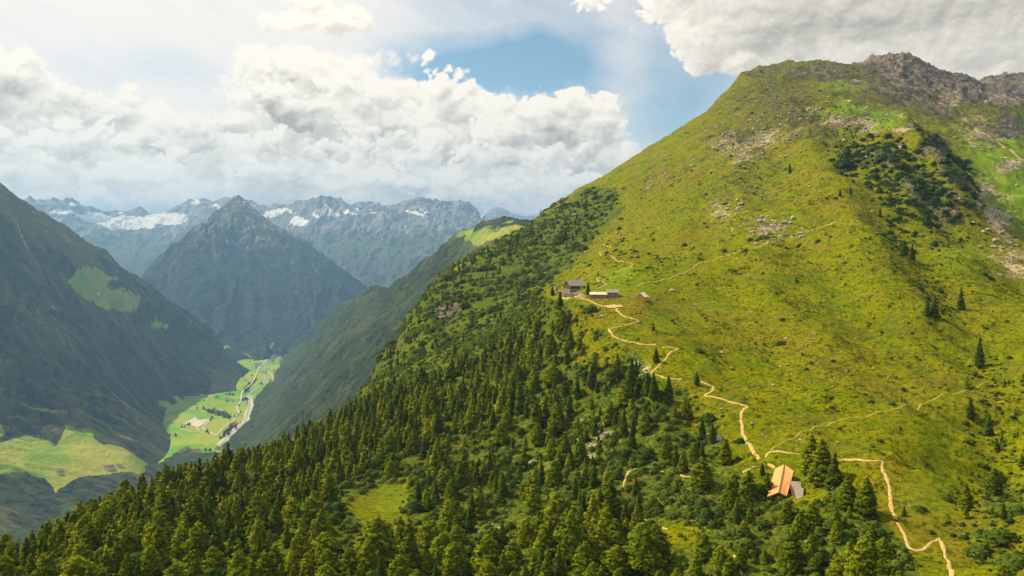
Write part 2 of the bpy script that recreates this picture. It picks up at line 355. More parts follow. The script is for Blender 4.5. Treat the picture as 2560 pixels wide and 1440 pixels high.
CARVE = [([(2105, 335), (2190, 420), (2250, 520), (2295, 640), (2350, 760), (2430, 880), (2500, 990), (2570, 1110)], -9, 26), ([(2230, 350), (2300, 420), (2360, 520), (2400, 600)], -11, 22), ([(2180, 345), (2240, 400), (2300, 500)], 7, 14), ([(2290, 345), (2370, 440), (2405, 540)], 8, 16),
         ([(1890, 420), (1950, 560), (2050, 700), (2190, 860), (2340, 1000), (2450, 1120)], -5, 28), ([(1760, 480), (1780, 620), (1850, 780), (1960, 940), (2080, 1060)], -4.5, 24), ([(1995, 320), (2080, 460), (2170, 620), (2270, 790), (2390, 950)], 6, 20), ([(1830, 420), (1860, 560), (1940, 720), (2060, 880)], 4, 18),
         ([(1640, 600), (1680, 720), (1760, 850), (1850, 960)], -3, 18), ([(2060, 560), (2150, 720), (2270, 900), (2380, 1060), (2480, 1200)], -2, 16), ([(2480, 1000), (2430, 1120), (2460, 1260)], -4, 16), ([(1330, 860), (1420, 980), (1500, 1120), (1560, 1260)], -5, 18), ([(1180, 950), (1240, 1080), (1330, 1220)], -6, 20), ([(1700, 1010), (1760, 1120), (1820, 1230)], -4, 14),
         ([(1960, 240), (2040, 300), (2120, 345)], -5, 14), ([(1870, 300), (1930, 360), (1960, 430)], -6, 18)]
def march(land, px, py):
    a, t = azt(px, py); r = np.exp(np.linspace(math.log(200), math.log(2400), 500)); X = r * math.sin(a); Y = r * math.cos(a)
    k = np.nonzero((Land.base(land, X, Y) - CZ) / r > t)[0]; i = k[0] if len(k) else 250
    return X[i], Y[i]
near = NearLand(near_ctrl, near_noise)
CARVE_XY = [(np.array([march(near, *q) for q in pl]), d, w) for pl, d, w in CARVE]
_nz = near.noise
def near_noise2(X, Y, b):
    n = _nz(X, Y, b); qx = X + fbm(X / 45, Y / 45, 3, 25) * 16; qy = Y + fbm(X / 45, Y / 45, 3, 26) * 16
    for P, d, w in CARVE_XY:
        best = np.full(X.shape, 1e9); 
        for (ax, ay), (bx, by) in zip(P[:-1], P[1:]):
            L = (bx - ax) ** 2 + (by - ay) ** 2; t = np.clip(((qx - ax) * (bx - ax) + (qy - ay) * (by - ay)) / L, 0, 1)
            best = np.minimum(best, np.hypot(qx - ax - t * (bx - ax), qy - ay - t * (by - ay)))
        n = n + d * np.exp(-(best / w) ** 2)
    return n
near.noise = near_noise2
hillside = patch('hillside', near, -1300, 4000, 30, 3600, 1650, 1250, MAT_NEAR, near_masks)

# ---------------------------------------------------------------- valley side beyond the near shoulder
def gull(u, v, l1, l2, s):
    wu = u + fbm(u / l1 / 3, v / l2 / 2, 3, s + 50) * l1 * 1.2
    return ridged(wu / l1, v / l2, 5, s) - .55
R_EDGE = [(560, 1190, 3500), (620, 1105, 3900), (660, 1010, 4700), (700, 940, 5600), (745, 866, 6900), (800, 802, 6200), (860, 757, 5500), (920, 722, 4900), (1000, 703, 4450), (1050, 672, 4100), (1090, 640, 3850), (1130, 602, 3650),
          (1190, 570, 3450), (1255, 543, 3300), (1330, 549, 3150), (1420, 565, 3000), (1520, 590, 2900), (1650, 620, 2800), (1800, 650, 2700)]
ridge_ctrl = R_EDGE + behind(R_EDGE[4:], (1.12, 30), (1.5, 160)) + [(722, 935, 5500), (695, 985, 4800), (770, 885, 6300), (705, 893, 7100), (735, 852, 8600), (672, 960, 5800), (640, 1010, 5050), (600, 1080, 4400), (400, 1280, 3200), (400, 1200, 4200), (500, 1100, 5000), (560, 990, 6000), (640, 900, 7600), (600, 860, 9500), (640, 1150, 3050), (620, 1250, 2500), (500, 1420, 2300), (560, 1500, 1700),
    (700, 1060, 3400), (760, 1000, 3400), (800, 930, 3500), (850, 860, 3900), (900, 870, 3100), (960, 780, 3500), (1000, 850, 2600), (1060, 730, 3200), (1150, 700, 2600), (1240, 600, 2900), (1330, 620, 2400), (760, 1090, 2600), (900, 1000, 2200), (800, 1200, 1900), (1000, 900, 1900), (1100, 800, 1900), (1300, 700, 1800), (1420, 700, 2000), (1500, 620, 2600), (1560, 700, 2000)]
def ridge_noise(X, Y, b):
    PX, PY = project(X, Y, b)
    return gull(Y + .4 * X, X, 240, 700, 11) * 95 * (.35 + .65 * sm(1300, 1100, PX)) * sm(-899, -600, b - CZ) + (fbm(X / 60, Y / 60, 4, 12) * 14 + fbm(X / 18, Y / 18, 2, 13) * 8) * (.25 + .75 * sm(-899, -700, b - CZ))
ridge = Land(ridge_ctrl, ridge_noise)
def ridge_masks(X, Y, Z, PX, PY):
    w = fbm(X / 250, Y / 250, 4, 21)
    qx = PX + w * 50; qy = PY + fbm(X / 250, Y / 250, 4, 22) * 40
    md = np.clip(blobs(qx, qy, [(1215, 585, 110, 34, 1.1), (1150, 625, 60, 25, .5), (1280, 570, 70, 24, .9), (1290, 640, 60, 30, .5)]), 0, 1)
    alp = blobs(qx, qy, [(1250, 620, 180, 90, .95), (1110, 700, 100, 50, .5)])
    rock = blobs(qx, qy, [(760, 930, 60, 80, .25), (1000, 850, 60, 60, .25), (860, 980, 60, 60, .2)])
    return M4(md, rock, alp, 0)
patch('ridge_slope', ridge, 380, 1600, 1500, 9800, 620, 520, MAT_RIDGE, ridge_masks)

# ---------------------------------------------------------------- left mountain
L_EDGE = [(-700, 150, 4600), (-300, 300, 4900), (0, 477, 5200), (60, 522, 5300), (110, 560, 5400), (200, 611, 5600), (270, 650, 5800), (300, 670, 5900), (350, 702, 6000), (450, 770, 6200), (520, 822, 6400), (560, 880, 6500), (600, 925, 6500)]
def vp(px, py, z=VALLEY, f=1): return (px, py, vr(px, py, z * f))
left_ctrl = L_EDGE + behind(L_EDGE[:11], (1.12, 30), (1.5, 170)) + [vp(625, 925), vp(598, 945), vp(590, 975), vp(520, 985), vp(455, 990, VALLEY), vp(415, 1015, VALLEY), vp(395, 1050, VALLEY + 10), vp(422, 1110), vp(395, 1150), vp(368, 1172), vp(620, 960, -945), vp(560, 1010, -950), vp(500, 1030, -955), vp(440, 1050, -950), vp(470, 1100, -965), vp(540, 1080, -970), (330, 1130, 3380), (260, 1100, 3480), (170, 1068, 3640), (80, 1100, 3560), (0, 1085, 3560), (-300, 1080, 3500), (-700, 1000, 3500),
    (0, 1180, 3130), (130, 1228, 3050), (250, 1190, 3220), (-300, 1250, 2900), (-700, 1400, 2700), (680, 990, 6200), (660, 1060, 4500), (500, 1200, 3500), (450, 1260, 3100), (300, 1330, 2800), (100, 1420, 2600), (-300, 1500, 2500), (-700, 1700, 2400),
    (700, 950, 9000), (100, 900, 4150), (0, 750, 4500), (100, 700, 4800), (200, 800, 4800), (200, 950, 4250), (300, 900, 4800), (300, 1020, 4000), (350, 800, 5500), (420, 900, 5300), (500, 900, 5700), (-300, 700, 4400)]
def left_noise(X, Y, b):
    h = sm(VALLEY + 50, VALLEY + 330, b - CZ)
    return (gull(Y - .35 * X, X, 330, 1100, 31) * 165 + fbm(X / 120, Y / 120, 4, 32) * 28) * h + fbm(X / 25, Y / 25, 2, 33) * 9 * h + fbm(X / 30, Y / 30, 3, 34) * 2
left = Land(left_ctrl, left_noise)
MEADOWS_L = [[(0, 1110), (60, 1085), (140, 1115), (165, 1070), (215, 1068), (255, 1110), (270, 1108), (330, 1130), (372, 1160), (352, 1185), (280, 1180), (215, 1190), (180, 1200), (140, 1232), (122, 1200), (60, 1178), (-300, 1190), (-300, 1090)],
             [(165, 705), (185, 690), (215, 662), (240, 668), (300, 705), (290, 700), (320, 725), (350, 742), (345, 780), (318, 778), (280, 775), (240, 760), (205, 738), (180, 720)],
             [(378, 815), (395, 808), (388, 790), (420, 818), (398, 822)], [(0, 1060), (12, 1085), (-20, 1100)],
             [(430, 990), (500, 1010), (560, 1035), (560, 1050), (480, 1040)], [(400, 995), (430, 1010), (420, 1022), (395, 1015)]]
HOLES_L = [[(262, 712), (275, 702), (292, 700), (300, 716), (285, 728), (268, 724)], [(296, 700), (318, 712), (330, 722), (310, 730), (298, 720)]]
def left_masks(X, Y, Z, PX, PY):
    w = fbm(X / 90, Y / 90, 4, 41); w2 = fbm(X / 90, Y / 90, 4, 42)
    qx = PX + w * 16; qy = PY + w2 * 12
    md = np.zeros_like(PX)
    for p in MEADOWS_L: md[inpoly(qx, qy, p)] = 1
    for p in HOLES_L: md[inpoly(qx, qy, p)] = 0
    alp = np.clip(sm(150, -10, PY - (470 + PX * .62) ) * sm(330, 180, PX), 0, 1)
    g = ridged((Y - .35 * X + fbm(X / 400, Y / 400, 3, 45) * 260) / 260, X / 1600, 4, 43)
    rock = sm(.80, .93, g) * 1.1 * (.45 + .6 * sm(.0, .4, fbm(X / 500, Y / 500, 3, 44)))
    md = np.maximum(md, sm(.8, .93, g) * .5 * sm(940, 1030, PY))
    alp = np.maximum(alp, sm(.60, .85, g) * .55)
    return M4(md, rock, alp, 0)
patch('left_mountain', left, -650, 720, 2350, 8200, 900, 700, MAT_LEFT, left_masks)

# ---------------------------------------------------------------- the pyramid
PYR = [(200, 780, 8200), (300, 735, 8400), (355, 690, 8700), (400, 640, 9000), (440, 600, 9400), (480, 567, 9800), (540, 527, 10200), (573, 505, 10400), (585, 497, 10450), (595, 486, 10500), (606, 498, 10450), (618, 508, 10450), (650, 535, 10300), (680, 562, 10100), (720, 580, 9900), (760, 602, 9700), (830, 652, 9300),
       (880, 690, 9000), (925, 722, 8800), (1000, 780, 8500)]
pyr_ctrl = PYR + behind(PYR, (1.1, 40), (1.4, 150)) + [(640, 640, 9000), (655, 760, 8000), (670, 880, 7050), (600, 600, 9500), (500, 700, 8300), (400, 800, 7600), (600, 880, 7200), (740, 700, 8500), (760, 800, 7800), (760, 870, 7100), (850, 800, 7900), (670, 930, 6300), (300, 900, 6800), (900, 900, 7000), (1000, 860, 7600)]
def pyr_noise(X, Y, b):
    ax, ay, _ = world(595, 489, 10500)
    th = np.arctan2(X - ax, ay - Y); d = np.hypot(X - ax, Y - ay)
    k = sm(100, 1500, d)
    return gull(th * 3200 + fbm(X / 900, Y / 900, 3, 54) * 700, d + fbm(X / 700, Y / 700, 3, 55) * 800, 620, 1700, 51) * 150 * k + fbm(X / 200, Y / 200, 4, 52) * 45 * (.3 + .7 * k) + fbm(X / 45, Y / 45, 2, 53) * 12
pyr = Land(pyr_ctrl, pyr_noise)
def pyr_masks(X, Y, Z, PX, PY):
    top = sm(720, 540, PY + fbm(X / 300, Y / 300, 4, 61) * 60)
    ax, ay, _ = world(595, 489, 10500)
    th = np.arctan2(X - ax, ay - Y); d = np.hypot(X - ax, Y - ay)
    g = ridged(th * 3200 / 330 + fbm(X / 700, Y / 700, 3, 63) * .8, d / 5000, 4, 62)
    rock = np.maximum(top * .5, sm(.82, .95, g) * 1.0 * (.4 + .6 * sm(-.1, .3, fbm(X / 600, Y / 600, 3, 65))))
    md = sm(.2, .5, fbm(X / 250, Y / 250, 4, 64)) * sm(820, 880, PY) * .8
    snow = blobs(PX, PY, [(600, 500, 8, 10, .5), (610, 505, 12, 10, .55)])
    return M4(md, rock, top * .8, snow)
patch('pyramid_mountain', pyr, 150, 1050, 6200, 14000, 760, 560, MAT_PYR, pyr_masks)

# ---------------------------------------------------------------- glacier ranges
FE = [(-900, 520, 16500), (-300, 515, 16500), (0, 530, 16500), (40, 510, 16500), (52, 505, 16500), (64, 508, 16500), (75, 499, 16500), (88, 516, 16500), (100, 506, 16500), (112, 514, 16500), (134, 503, 16500), (150, 516, 16500), (170, 500, 16700), (190, 506, 16700), (215, 518, 16800), (240, 520, 16900), (270, 534, 17200), (300, 524, 17500), (325, 531, 17500), (347, 522, 17500),
      (385, 533, 17400), (405, 534, 17200), (425, 521, 17000), (450, 512, 16500), (472, 500, 16200), (505, 499, 16100), (520, 510, 16000), (540, 514, 15900), (560, 502, 15700), (575, 505, 15600), (600, 503, 15400), (650, 520, 15000), (684, 515, 14800), (712, 523, 14600), (740, 510, 14300), (770, 508, 14200), (803, 494, 14100), (835, 507, 14000), (870, 511, 14000), (900, 505, 14000),
      (930, 510, 14000), (970, 512, 14000), (1010, 510, 14000), (1030, 506, 14000), (1050, 498, 14000), (1082, 510, 14000), (1110, 512, 14000), (1135, 506, 14000), (1165, 514, 14000), (1190, 530, 14000), (1225, 556, 13900), (1260, 600, 13500), (1320, 680, 13000)]
far_ctrl = FE + behind(FE[::2], (1.1, 45), (1.5, 150)) + [(100, 620, 15000), (200, 620, 14800), (330, 680, 12500), (345, 650, 13500), (340, 600, 15600), (420, 620, 14500), (300, 580, 16300), (-300, 700, 13500), (-900, 700, 13500), (250, 720, 12000), (450, 700, 12500), (200, 560, 15800), (450, 560, 15500), (600, 620, 13500), (700, 600, 13800), (800, 600, 12800), (760, 560, 13500),
    (900, 640, 11500), (930, 722, 9600), (860, 720, 9900), (1000, 700, 9700), (950, 580, 12500), (1050, 620, 11500), (1080, 640, 11300), (1130, 610, 11800), (1150, 570, 12700), (1000, 560, 13000), (820, 650, 11500), (1150, 660, 10500), (1250, 700, 10000), (700, 760, 10500), (500, 800, 10500)]
def far_noise(X, Y, b):
    th = np.arctan2(X, Y)
    rr = np.hypot(X, Y)
    k = sm(40, 700, np.abs(rr - 0) * 0 + 700)
    return gull(th * 14000 + fbm(X / 1500, Y / 1500, 3, 74) * 1500, rr, 1300, 2600, 71) * 150 + (ridged(X / 600, Y / 600, 6, 72, .6) - .5) * 150 + ridged(X / 130, Y / 130, 3, 73) * 20 - 10
far = Land(far_ctrl, far_noise)
SNOW = [(745, 553, 32, 16, 1.1), (822, 530, 12, 20, .95), (835, 538, 20, 10, .9), (875, 530, 30, 10, 1.0), (890, 524, 14, 9, .8), (930, 528, 20, 7, .9), (785, 535, 10, 9, .9), (1040, 535, 25, 7, .9), (1015, 528, 16, 8, .7), (1055, 524, 16, 5, .8), (1100, 518, 10, 6, .6), (1205, 540, 6, 8, .7), (700, 530, 60, 10, .8), (660, 540, 60, 9, .9), (240, 545, 60, 16, 1.1), (320, 548, 80, 16, 1.2), (400, 545, 60, 18, 1.2),
        (330, 556, 120, 22, 1.3), (230, 540, 60, 16, 1.0), (150, 528, 50, 12, .7), (430, 548, 50, 26, 1.1), (200, 538, 26, 10, .9), (180, 508, 14, 6, .9), (140, 530, 30, 6, .6), (490, 505, 26, 8, .9), (475, 530, 6, 8, .8), (445, 540, 14, 16, .7), (430, 560, 60, 12, .55), (120, 550, 70, 10, .5), (545, 520, 30, 8, .6), (400, 580, 8, 20, .3)]
def far_masks(X, Y, Z, PX, PY):
    w = fbm(X / 500, Y / 500, 5, 81); w5 = fbm(X / 220, Y / 220, 4, 84); qx = PX + w * 22 + w5 * 16; qy = PY + fbm(X / 500, Y / 500, 5, 82) * 12 + w5 * 9
    snow = blobs(qx, qy, SNOW) * 1.5
    top = sm(640, 530, qy)
    th = np.arctan2(X, Y); rr = np.hypot(X, Y)
    g = ridged(th * 30, rr / 5000, 4, 83)
    rock = np.maximum(top * .8, sm(.8, .95, g) * .55)
    md = np.clip(blobs(qx, qy, [(1130, 600, 60, 20, .9), (1060, 640, 50, 12, .7), (930, 712, 40, 12, .7), (360, 640, 50, 20, .5), (230, 610, 80, 20, .45)]), 0, 1) * .8
    return M4(md, rock, sm(760, 560, PY) * .9, snow)
patch('glacier_range', far, -900, 1500, 8800, 22000, 1100, 460, MAT_FAR, far_masks)
BE = [(1000, 580, 21000), (1150, 560, 21000), (1205, 545, 21000), (1222, 526, 21000), (1242, 517, 21000), (1262, 523, 21000), (1285, 536, 21000), (1310, 541, 21500), (1340, 539, 22000), (1400, 543, 22000), (1500, 535, 22000), (1800, 540, 22000)]
back = Land(BE + behind(BE, (.8, 60), (.6, 120), (1.12, 40), (1.4, 90)), lambda X, Y, b: fbm(X / 600, Y / 600, 5, 90) * 60)
patch('horizon_hills', back, 980, 1800, 14000, 28000, 320, 120, MAT_FAR, lambda X, Y, Z, PX, PY: M4(0 * PX, sm(640, 500, PY) * .7, 0, 0))
# ---------------------------------------------------------------- clouds: layers over bearing and elevation
# bearing and elevation are in 1/2009 rad, counted like the survey numbers; each layer: seed, puff size, edge softness, base grey, blobs
LAYERS = [
 (300, 1.0, .30, .16, [(60, 350, 230, 120, 1.0), (180, 480, 500, 120, .9), (520, 365, 150, 80, .8), (700, 265, 120, 110, .85), (790, 230, 160, 100, .9), (900, 310, 250, 150, 1.05), (600, 420, 240, 110, .8), (1170, 340, 160, 110, 1.0), (1400, 360, 160, 120, 1.15),
      (1100, 470, 700, 110, 1.0), (1500, 430, 110, 90, .9), (1400, 500, 200, 80, .9), (-500, 400, 650, 260, 1), (300, 520, 900, 90, 1.2), (1300, 540, 700, 80, 1.2)]),
 (320, .8, .12, .22, [(1720, 20, 140, 90, .95), (1900, 60, 300, 130, 1.2), (2250, 40, 600, 200, 1.4), (2500, 140, 600, 180, 1.3), (1760, 140, 110, 70, .85), (3200, 100, 800, 500, 1.4), (1830, 185, 60, 45, .7), (2100, -300, 900, 250, 1.2), (300, -500, 900, 300, .8)]),
 (340, .7, .10, .20, [(180, 262, 66, 66, .95), (120, 300, 130, 66, .85), (40, 310, 100, 60, .8), (230, 320, 110, 60, .8), (350, 330, 110, 60, .9), (300, 310, 60, 40, .7), (450, 365, 90, 50, .8)]),
 (360, .7, .12, .22, [(930, 265, 110, 70, .9), (880, 230, 60, 40, .7), (980, 320, 120, 70, .9), (1100, 230, 50, 50, .75), (1150, 275, 80, 55, .9), (1200, 300, 90, 60, .9), (1100, 350, 120, 80, .8)]),
 (380, .75, .10, .24, [(1400, 330, 120, 90, 1.0), (1420, 280, 80, 50, .95), (1310, 290, 60, 46, .8), (1500, 320, 66, 70, .95), (1260, 340, 80, 70, .8), (1450, 400, 130, 70, .8)]),
 (400, .6, .30, .30, [(520, 350, 90, 44, .7), (600, 330, 80, 40, .55), (1000, 400, 120, 60, .6), (300, 390, 110, 50, .6), (100, 400, 120, 40, .6), (1250, 400, 120, 40, .55), (1080, 460, 120, 40, .5)]),
 (420, .6, .26, .62, [(740, 296, 84, 40, .8), (690, 262, 52, 40, .7), (790, 290, 34, 34, .7), (740, 210, 70, 30, .35)]),
 (440, .5, .30, .46, [(690, 378, 58, 34, .65), (480, 410, 36, 26, .5), (850, 385, 80, 34, .4), (560, 345, 50, 20, .4), (1000, 350, 60, 24, .35), (1400, 400, 60, 22, .3)]),
 (460, .7, .34, .10, [(150, 470, 120, 40, .45), (400, 465, 120, 36, .5), (330, 500, 60, 24, .6), (900, 455, 150, 50, .6), (660, 450, 90, 44, .5), (1200, 480, 160, 40, .6), (1420, 470, 100, 40, .5), (760, 440, 70, 50, .5), (40, 390, 60, 24, .5)]),
 (480, .45, .14, .04, [(1068, 158, 20, 13, .85), (1060, 178, 9, 12, .5), (1472, 32, 42, 28, .7), (1250, 255, 24, 12, .4), (1220, 242, 14, 10, .4)]),
 (500, .7, .40, .05, [(860, 92, 85, 34, .75), (905, 100, 36, 24, .7), (790, 80, 100, 50, .5), (900, 16, 60, 12, .55), (980, 12, 70, 10, .5), (15, 125, 50, 40, .35), (130, 140, 20, 14, .2), (650, 260, 60, 30, .2)]),
]
CIX0, CIX1, CIY0, CIY1 = -1100.0, 3700.0, -1300.0, 700.0
def billow(x, y, o, s, g=.5):
    r = 0; A = 1; T = 0
    for k in range(o):
        r = r + A * np.abs(perlin(x, y, s + k * 13)) * 2; T += A; A *= g; x = x * 2.07 + 1.3; y = y * 2.07 + 2.9
    return r / T
def cloud_image(nx, ny):
    x = np.linspace(CIX0, CIX1, nx); y = np.linspace(CIY1, CIY0, ny)
    X, Y = np.meshgrid(x, y)
    k = nx / (CIX1 - CIX0)
    a_ = np.zeros_like(X); L_ = np.zeros_like(X)
    def shift(A, dx, dy):           # value found dx to the right, dy down
        return np.roll(A, (int(round(dy * k)), -int(round(dx * k))), (0, 1))
    X0, Y0 = X, Y
    for (seed, size, soft, grey, bl) in LAYERS:
        bx0 = min(q[0] - q[2] * 1.5 for q in bl) - 90; bx1 = max(q[0] + q[2] * 1.5 for q in bl) + 90
        by0 = min(q[1] - q[3] * 1.5 for q in bl) - 90; by1 = max(q[1] + q[3] * 1.5 for q in bl) + 90
        ci = np.nonzero((x > bx0) & (x < bx1))[0]; ri = np.nonzero((y > by0) & (y < by1))[0]
        W = (slice(ri[0], ri[-1] + 1), slice(ci[0], ci[-1] + 1)); X, Y = X0[W], Y0[W]
        wx0 = fbm(X / (150 * size), Y / (130 * size), 4, seed + 1) * 60 * size; wy0 = fbm(X / (150 * size), Y / (130 * size), 4, seed + 2) * 44 * size
        wx = X + wx0; wy = Y + wy0
        f = np.full(X.shape, -2.0); vy = np.zeros_like(X); 
        for (px, py, rx, ry, w) in bl:
            d = (1 - np.hypot((wx - px) / rx, (wy - py) / ry)) * w
            h = np.clip(.5 + .5 * (f - d) / .10, 0, 1); f = d + (f - d) * h + .10 * h * (1 - h)
            vy = vy * h + np.clip((wy - py) / ry, -1, 1) * (1 - h)
        bx = X + fbm(X / 40, Y / 40, 3, seed + 3) * 13 * size; by = Y + fbm(X / 40, Y / 40, 3, seed + 4) * 13 * size
        b = billow(bx / (125 * size), by / (100 * size), 7, seed + 5, .56)
        b2 = fbm(X / 34, Y / 28, 5, seed + 6, .6)
        D = f + (b - .42) * (.66 if seed > 320 else .48) + b2 * .06 - .03
        tear = sm(-.25, .55, fbm(X / 150, Y / 110, 3, seed + 7))
        al = sm(0, .07 + soft * (.35 + tear), D)
        den = np.clip(D, 0, 1.2)
        acc = 0; T = 0
        for st in (4, 9, 17, 30, 50, 78):
            st *= (.5 + .5 * size); acc = acc + shift(den, -.42 * st, -.9 * st) * st ** .5; T += st ** .5
        acc /= T
        loc = np.clip((den - shift(den, -4, -8)) * 1.3, -.25, .25) + np.clip((den - shift(den, -8, -18)) * .6, -.2, .2)
        L = 1.02 - grey * (.25 + 1.1 * np.clip(acc * 1.5, 0, 1)) * (.75 + .45 * vy) - .24 * np.clip(acc, 0, 1) + loc * .5  # sunlit tops and shaded bases painted into the cloud brightness
        L = L - .10 * sm(0, .5, fbm(X / 200, Y / 90, 4, seed + 8))
        L = L + .08 * sm(.2, .0, D)
        L_[W] = L_[W] * (1 - al) + L * al; a_[W] = a_[W] + (1 - a_[W]) * al
    X, Y = X0, Y0
    L_ = np.where(a_ > 1e-3, L_ / np.maximum(a_, 1e-3), 1)
    # the big right-hand cloud seen from beneath: long grey shelves
    g = sm(1750, 2050, X) * sm(260, 120, Y + fbm(X / 200, Y / 80, 4, 520) * 60)
    L_ = L_ - g * (.10 + .22 * sm(-.15, .35, fbm(X / 300, Y / 75, 5, 521)) )
    L_ = L_ - .12 * sm(420, 540, Y) * sm(700, 200, X)
    big = fbm(X / 210, Y / 110, 4, 530)
    L_ = L_ - .30 * sm(-.05, .4, big) * sm(230, 330, Y)
    L_ = L_ + .12 * sm(430, 560, Y)
    L_ = np.clip(L_, .05, 1.25)
    # high thin veil
    c, s = math.cos(math.radians(24)), math.sin(math.radians(24))
    u = X * c + Y * s; v = -X * s + Y * c
    wx = X + fbm(X / 200, Y / 160, 4, 262) * 80; wy = Y + fbm(X / 200, Y / 160, 4, 263) * 60
    st = fbm(u / 900 + fbm(X / 300, Y / 300, 3, 260) * .35, v / 260, 5, 261, .5)
    cover = .47 + .60 * sm(1250, 700, X) - .85 * np.clip(1.3 - np.hypot((wx - 1260) / 300, (wy - 185) / 80), 0, 1) - .45 * np.clip(1.2 - np.hypot((wx - 1700) / 130, (wy - 270) / 120), 0, 1) \
        - .32 * np.clip(1.1 - np.hypot((wx - 480) / 290, (wy - 225) / 70), 0, 1) + .3 * np.clip(1.2 - np.hypot((wx - 1540) / 80, (wy - 170) / 150), 0, 1)
    veil = np.clip(cover + st * .42, 0, .96)
    wisp = fbm(u / 260, v / 46, 6, 270, .6)
    veil = np.clip(veil + wisp * .16 * sm(.1, .4, veil), 0, .96)
    return a_, L_, veil
# ---------------------------------------------------------------- valley floor
def unproj_flat(px, py, z):
    a, t = azt(px, py); r = (z) / t
    return r * np.sin(a), r * np.cos(a)
FLOOR_Z = CZ + VALLEY - 4
WOODS_V = [[(-900, 1700), (-900, 1195), (0, 1175), (60, 1180), (118, 1205), (130, 1228), (112, 1250), (160, 1225), (200, 1205), (300, 1190), (372, 1170), (405, 1155), (440, 1130), (600, 1130), (800, 1300), (800, 1700)],
           [(640, 990), (740, 878), (900, 800), (900, 1500), (560, 1500), (556, 1100), (600, 1060), (618, 1030)],
           [(455, 830), (640, 835), (700, 868), (742, 875), (745, 860), (1000, 850), (1000, 780), (300, 780), (400, 900)],
           [(548, 1098), (575, 1060), (608, 1055), (590, 1075), (565, 1092)], [(608, 972), (640, 940), (642, 950), (612, 985)], [(505, 1020), (560, 1028), (584, 1040), (575, 1048), (520, 1032)], [(460, 1120), (485, 1122), (484, 1138), (458, 1138)]]
def floor_masks(X, Y, Z, PX, PY):
    w = fbm(X / 60, Y / 60, 4, 101); w2 = fbm(X / 60, Y / 60, 4, 102)
    qx = PX + w * 7; qy = PY + w2 * 5
    wood = np.zeros_like(PX)
    for p in WOODS_V: wood[inpoly(qx, qy, p)] = 1
    md = 1 - wood
    return M4(md, 0 * md, 0, 0)
class Flat: 
    def z(s, X, Y):
        PX, PY = project(X, Y, np.full_like(X, FLOOR_Z))
        wd = sm(1225, 1330, PY) * sm(500, 200, PX)
        return np.full_like(X, FLOOR_Z) + wd * (60 + fbm(X / 120, Y / 120, 4, 103) * 50)
valley = Flat()
patch('valley_floor', valley, -900, 1500, 1900, 12500, 900, 700, MAT_VALLEY, floor_masks)
# the ground sheet that runs on to the horizon under everything
m_g, nt = mat('ground_sheet'); g = N(nt); g.out(g.mix(g.noise(g.n('ShaderNodeNewGeometry').outputs['Position'], .004, 5), (.02, .035, .012), (.07, .09, .025)), .95)
gv = np.array([[-44000, -24000, 60], [44000, -24000, 60], [44000, 29900, 60], [-44000, 29900, 60]], float)
gr = new_mesh('ground', gv, np.array([[0, 1, 2, 3]]), m_g); gr['kind'] = 'structure'

# ---------------------------------------------------------------- light
SUN_AZ = math.radians(-66); SUN_EL = math.radians(47)
sd = Vector((math.sin(SUN_AZ) * math.cos(SUN_EL), math.cos(SUN_AZ) * math.cos(SUN_EL), math.sin(SUN_EL)))
sl = bpy.data.lights.new('sun', 'SUN'); sl.energy = 5.0; sl.angle = math.radians(.53); sl.color = (1, .84, .53)
so = bpy.data.objects.new('sun', sl); COL.objects.link(so); so.location = (0, 0, 3000)
so.rotation_euler = sd.to_track_quat('Z', 'Y').to_euler()

w = bpy.data.worlds.new('World'); S.world = w; w.use_nodes = True; nt = w.node_tree
for n in list(nt.nodes): nt.nodes.remove(n)
g = N(nt)
D = g.vm('NORMALIZE', g.n('ShaderNodeTexCoord').outputs['Generated'])
sky = g.n('ShaderNodeTexSky', sky_type='NISHITA', sun_disc=False, sun_elevation=SUN_EL, sun_rotation=SUN_AZ, altitude=1800, air_density=1.0, dust_density=1.2, ozone_density=1.5)
ca, cL, cv = cloud_image(2400, 1000)
img = bpy.data.images.new('cloud_cover', 2400, 1000, float_buffer=True, is_data=True)
px_ = np.ones((1000, 2400, 4), np.float32); px_[..., 0] = ca; px_[..., 1] = cL; px_[..., 2] = cv
img.pixels.foreach_set(px_.ravel()); img.update(); img.pack()
sx = g.n('ShaderNodeSeparateXYZ'); g.set(sx.inputs[0], D)
AZ = g.m('ADD', g.m('MULTIPLY', g.m('ARCTAN2', sx.outputs[0], sx.outputs[1]), F), 1280)
EL = g.m('SUBTRACT', 620, g.m('MULTIPLY', g.m('ARCSINE', sx.outputs[2]), F))
cb = g.n('ShaderNodeCombineXYZ')
g.set(cb.inputs[0], g.m('DIVIDE', g.m('SUBTRACT', AZ, CIX0), CIX1 - CIX0)); g.set(cb.inputs[1], g.m('DIVIDE', g.m('SUBTRACT', CIY1, EL), CIY1 - CIY0))
ti = g.n('ShaderNodeTexImage', image=img, extension='MIRROR', interpolation='Linear'); g.set(ti.inputs[0], cb.outputs[0])
sp = g.n('ShaderNodeSeparateColor'); g.set(sp.inputs[0], ti.outputs[0])
SKYK = .088
skm = g.n('ShaderNodeMix', data_type='RGBA', blend_type='MULTIPLY'); g.set(skm.inputs[0], 1.0); g.set(skm.inputs[6], sky.outputs[0]); skm.inputs[7].default_value = (SKYK * 1.0, SKYK * 1.08, SKYK * .92, 1)
col = g.mix(sp.outputs[2], skm.outputs[2], (.74, .675, .60))
cl = g.mix(sp.outputs[1], (.31, .275, .22), (.82, .74, .61))
col = g.mix(sp.outputs[0], col, cl)
bg = g.n('ShaderNodeBackground'); g.set(bg.inputs[0], col); bg.inputs[1].default_value = 1.0
wo = g.n('ShaderNodeOutputWorld'); nt.links.new(bg.outputs[0], wo.inputs[0])
w.cycles.sampling_method = 'MANUAL'; w.cycles.sample_map_resolution = 1024

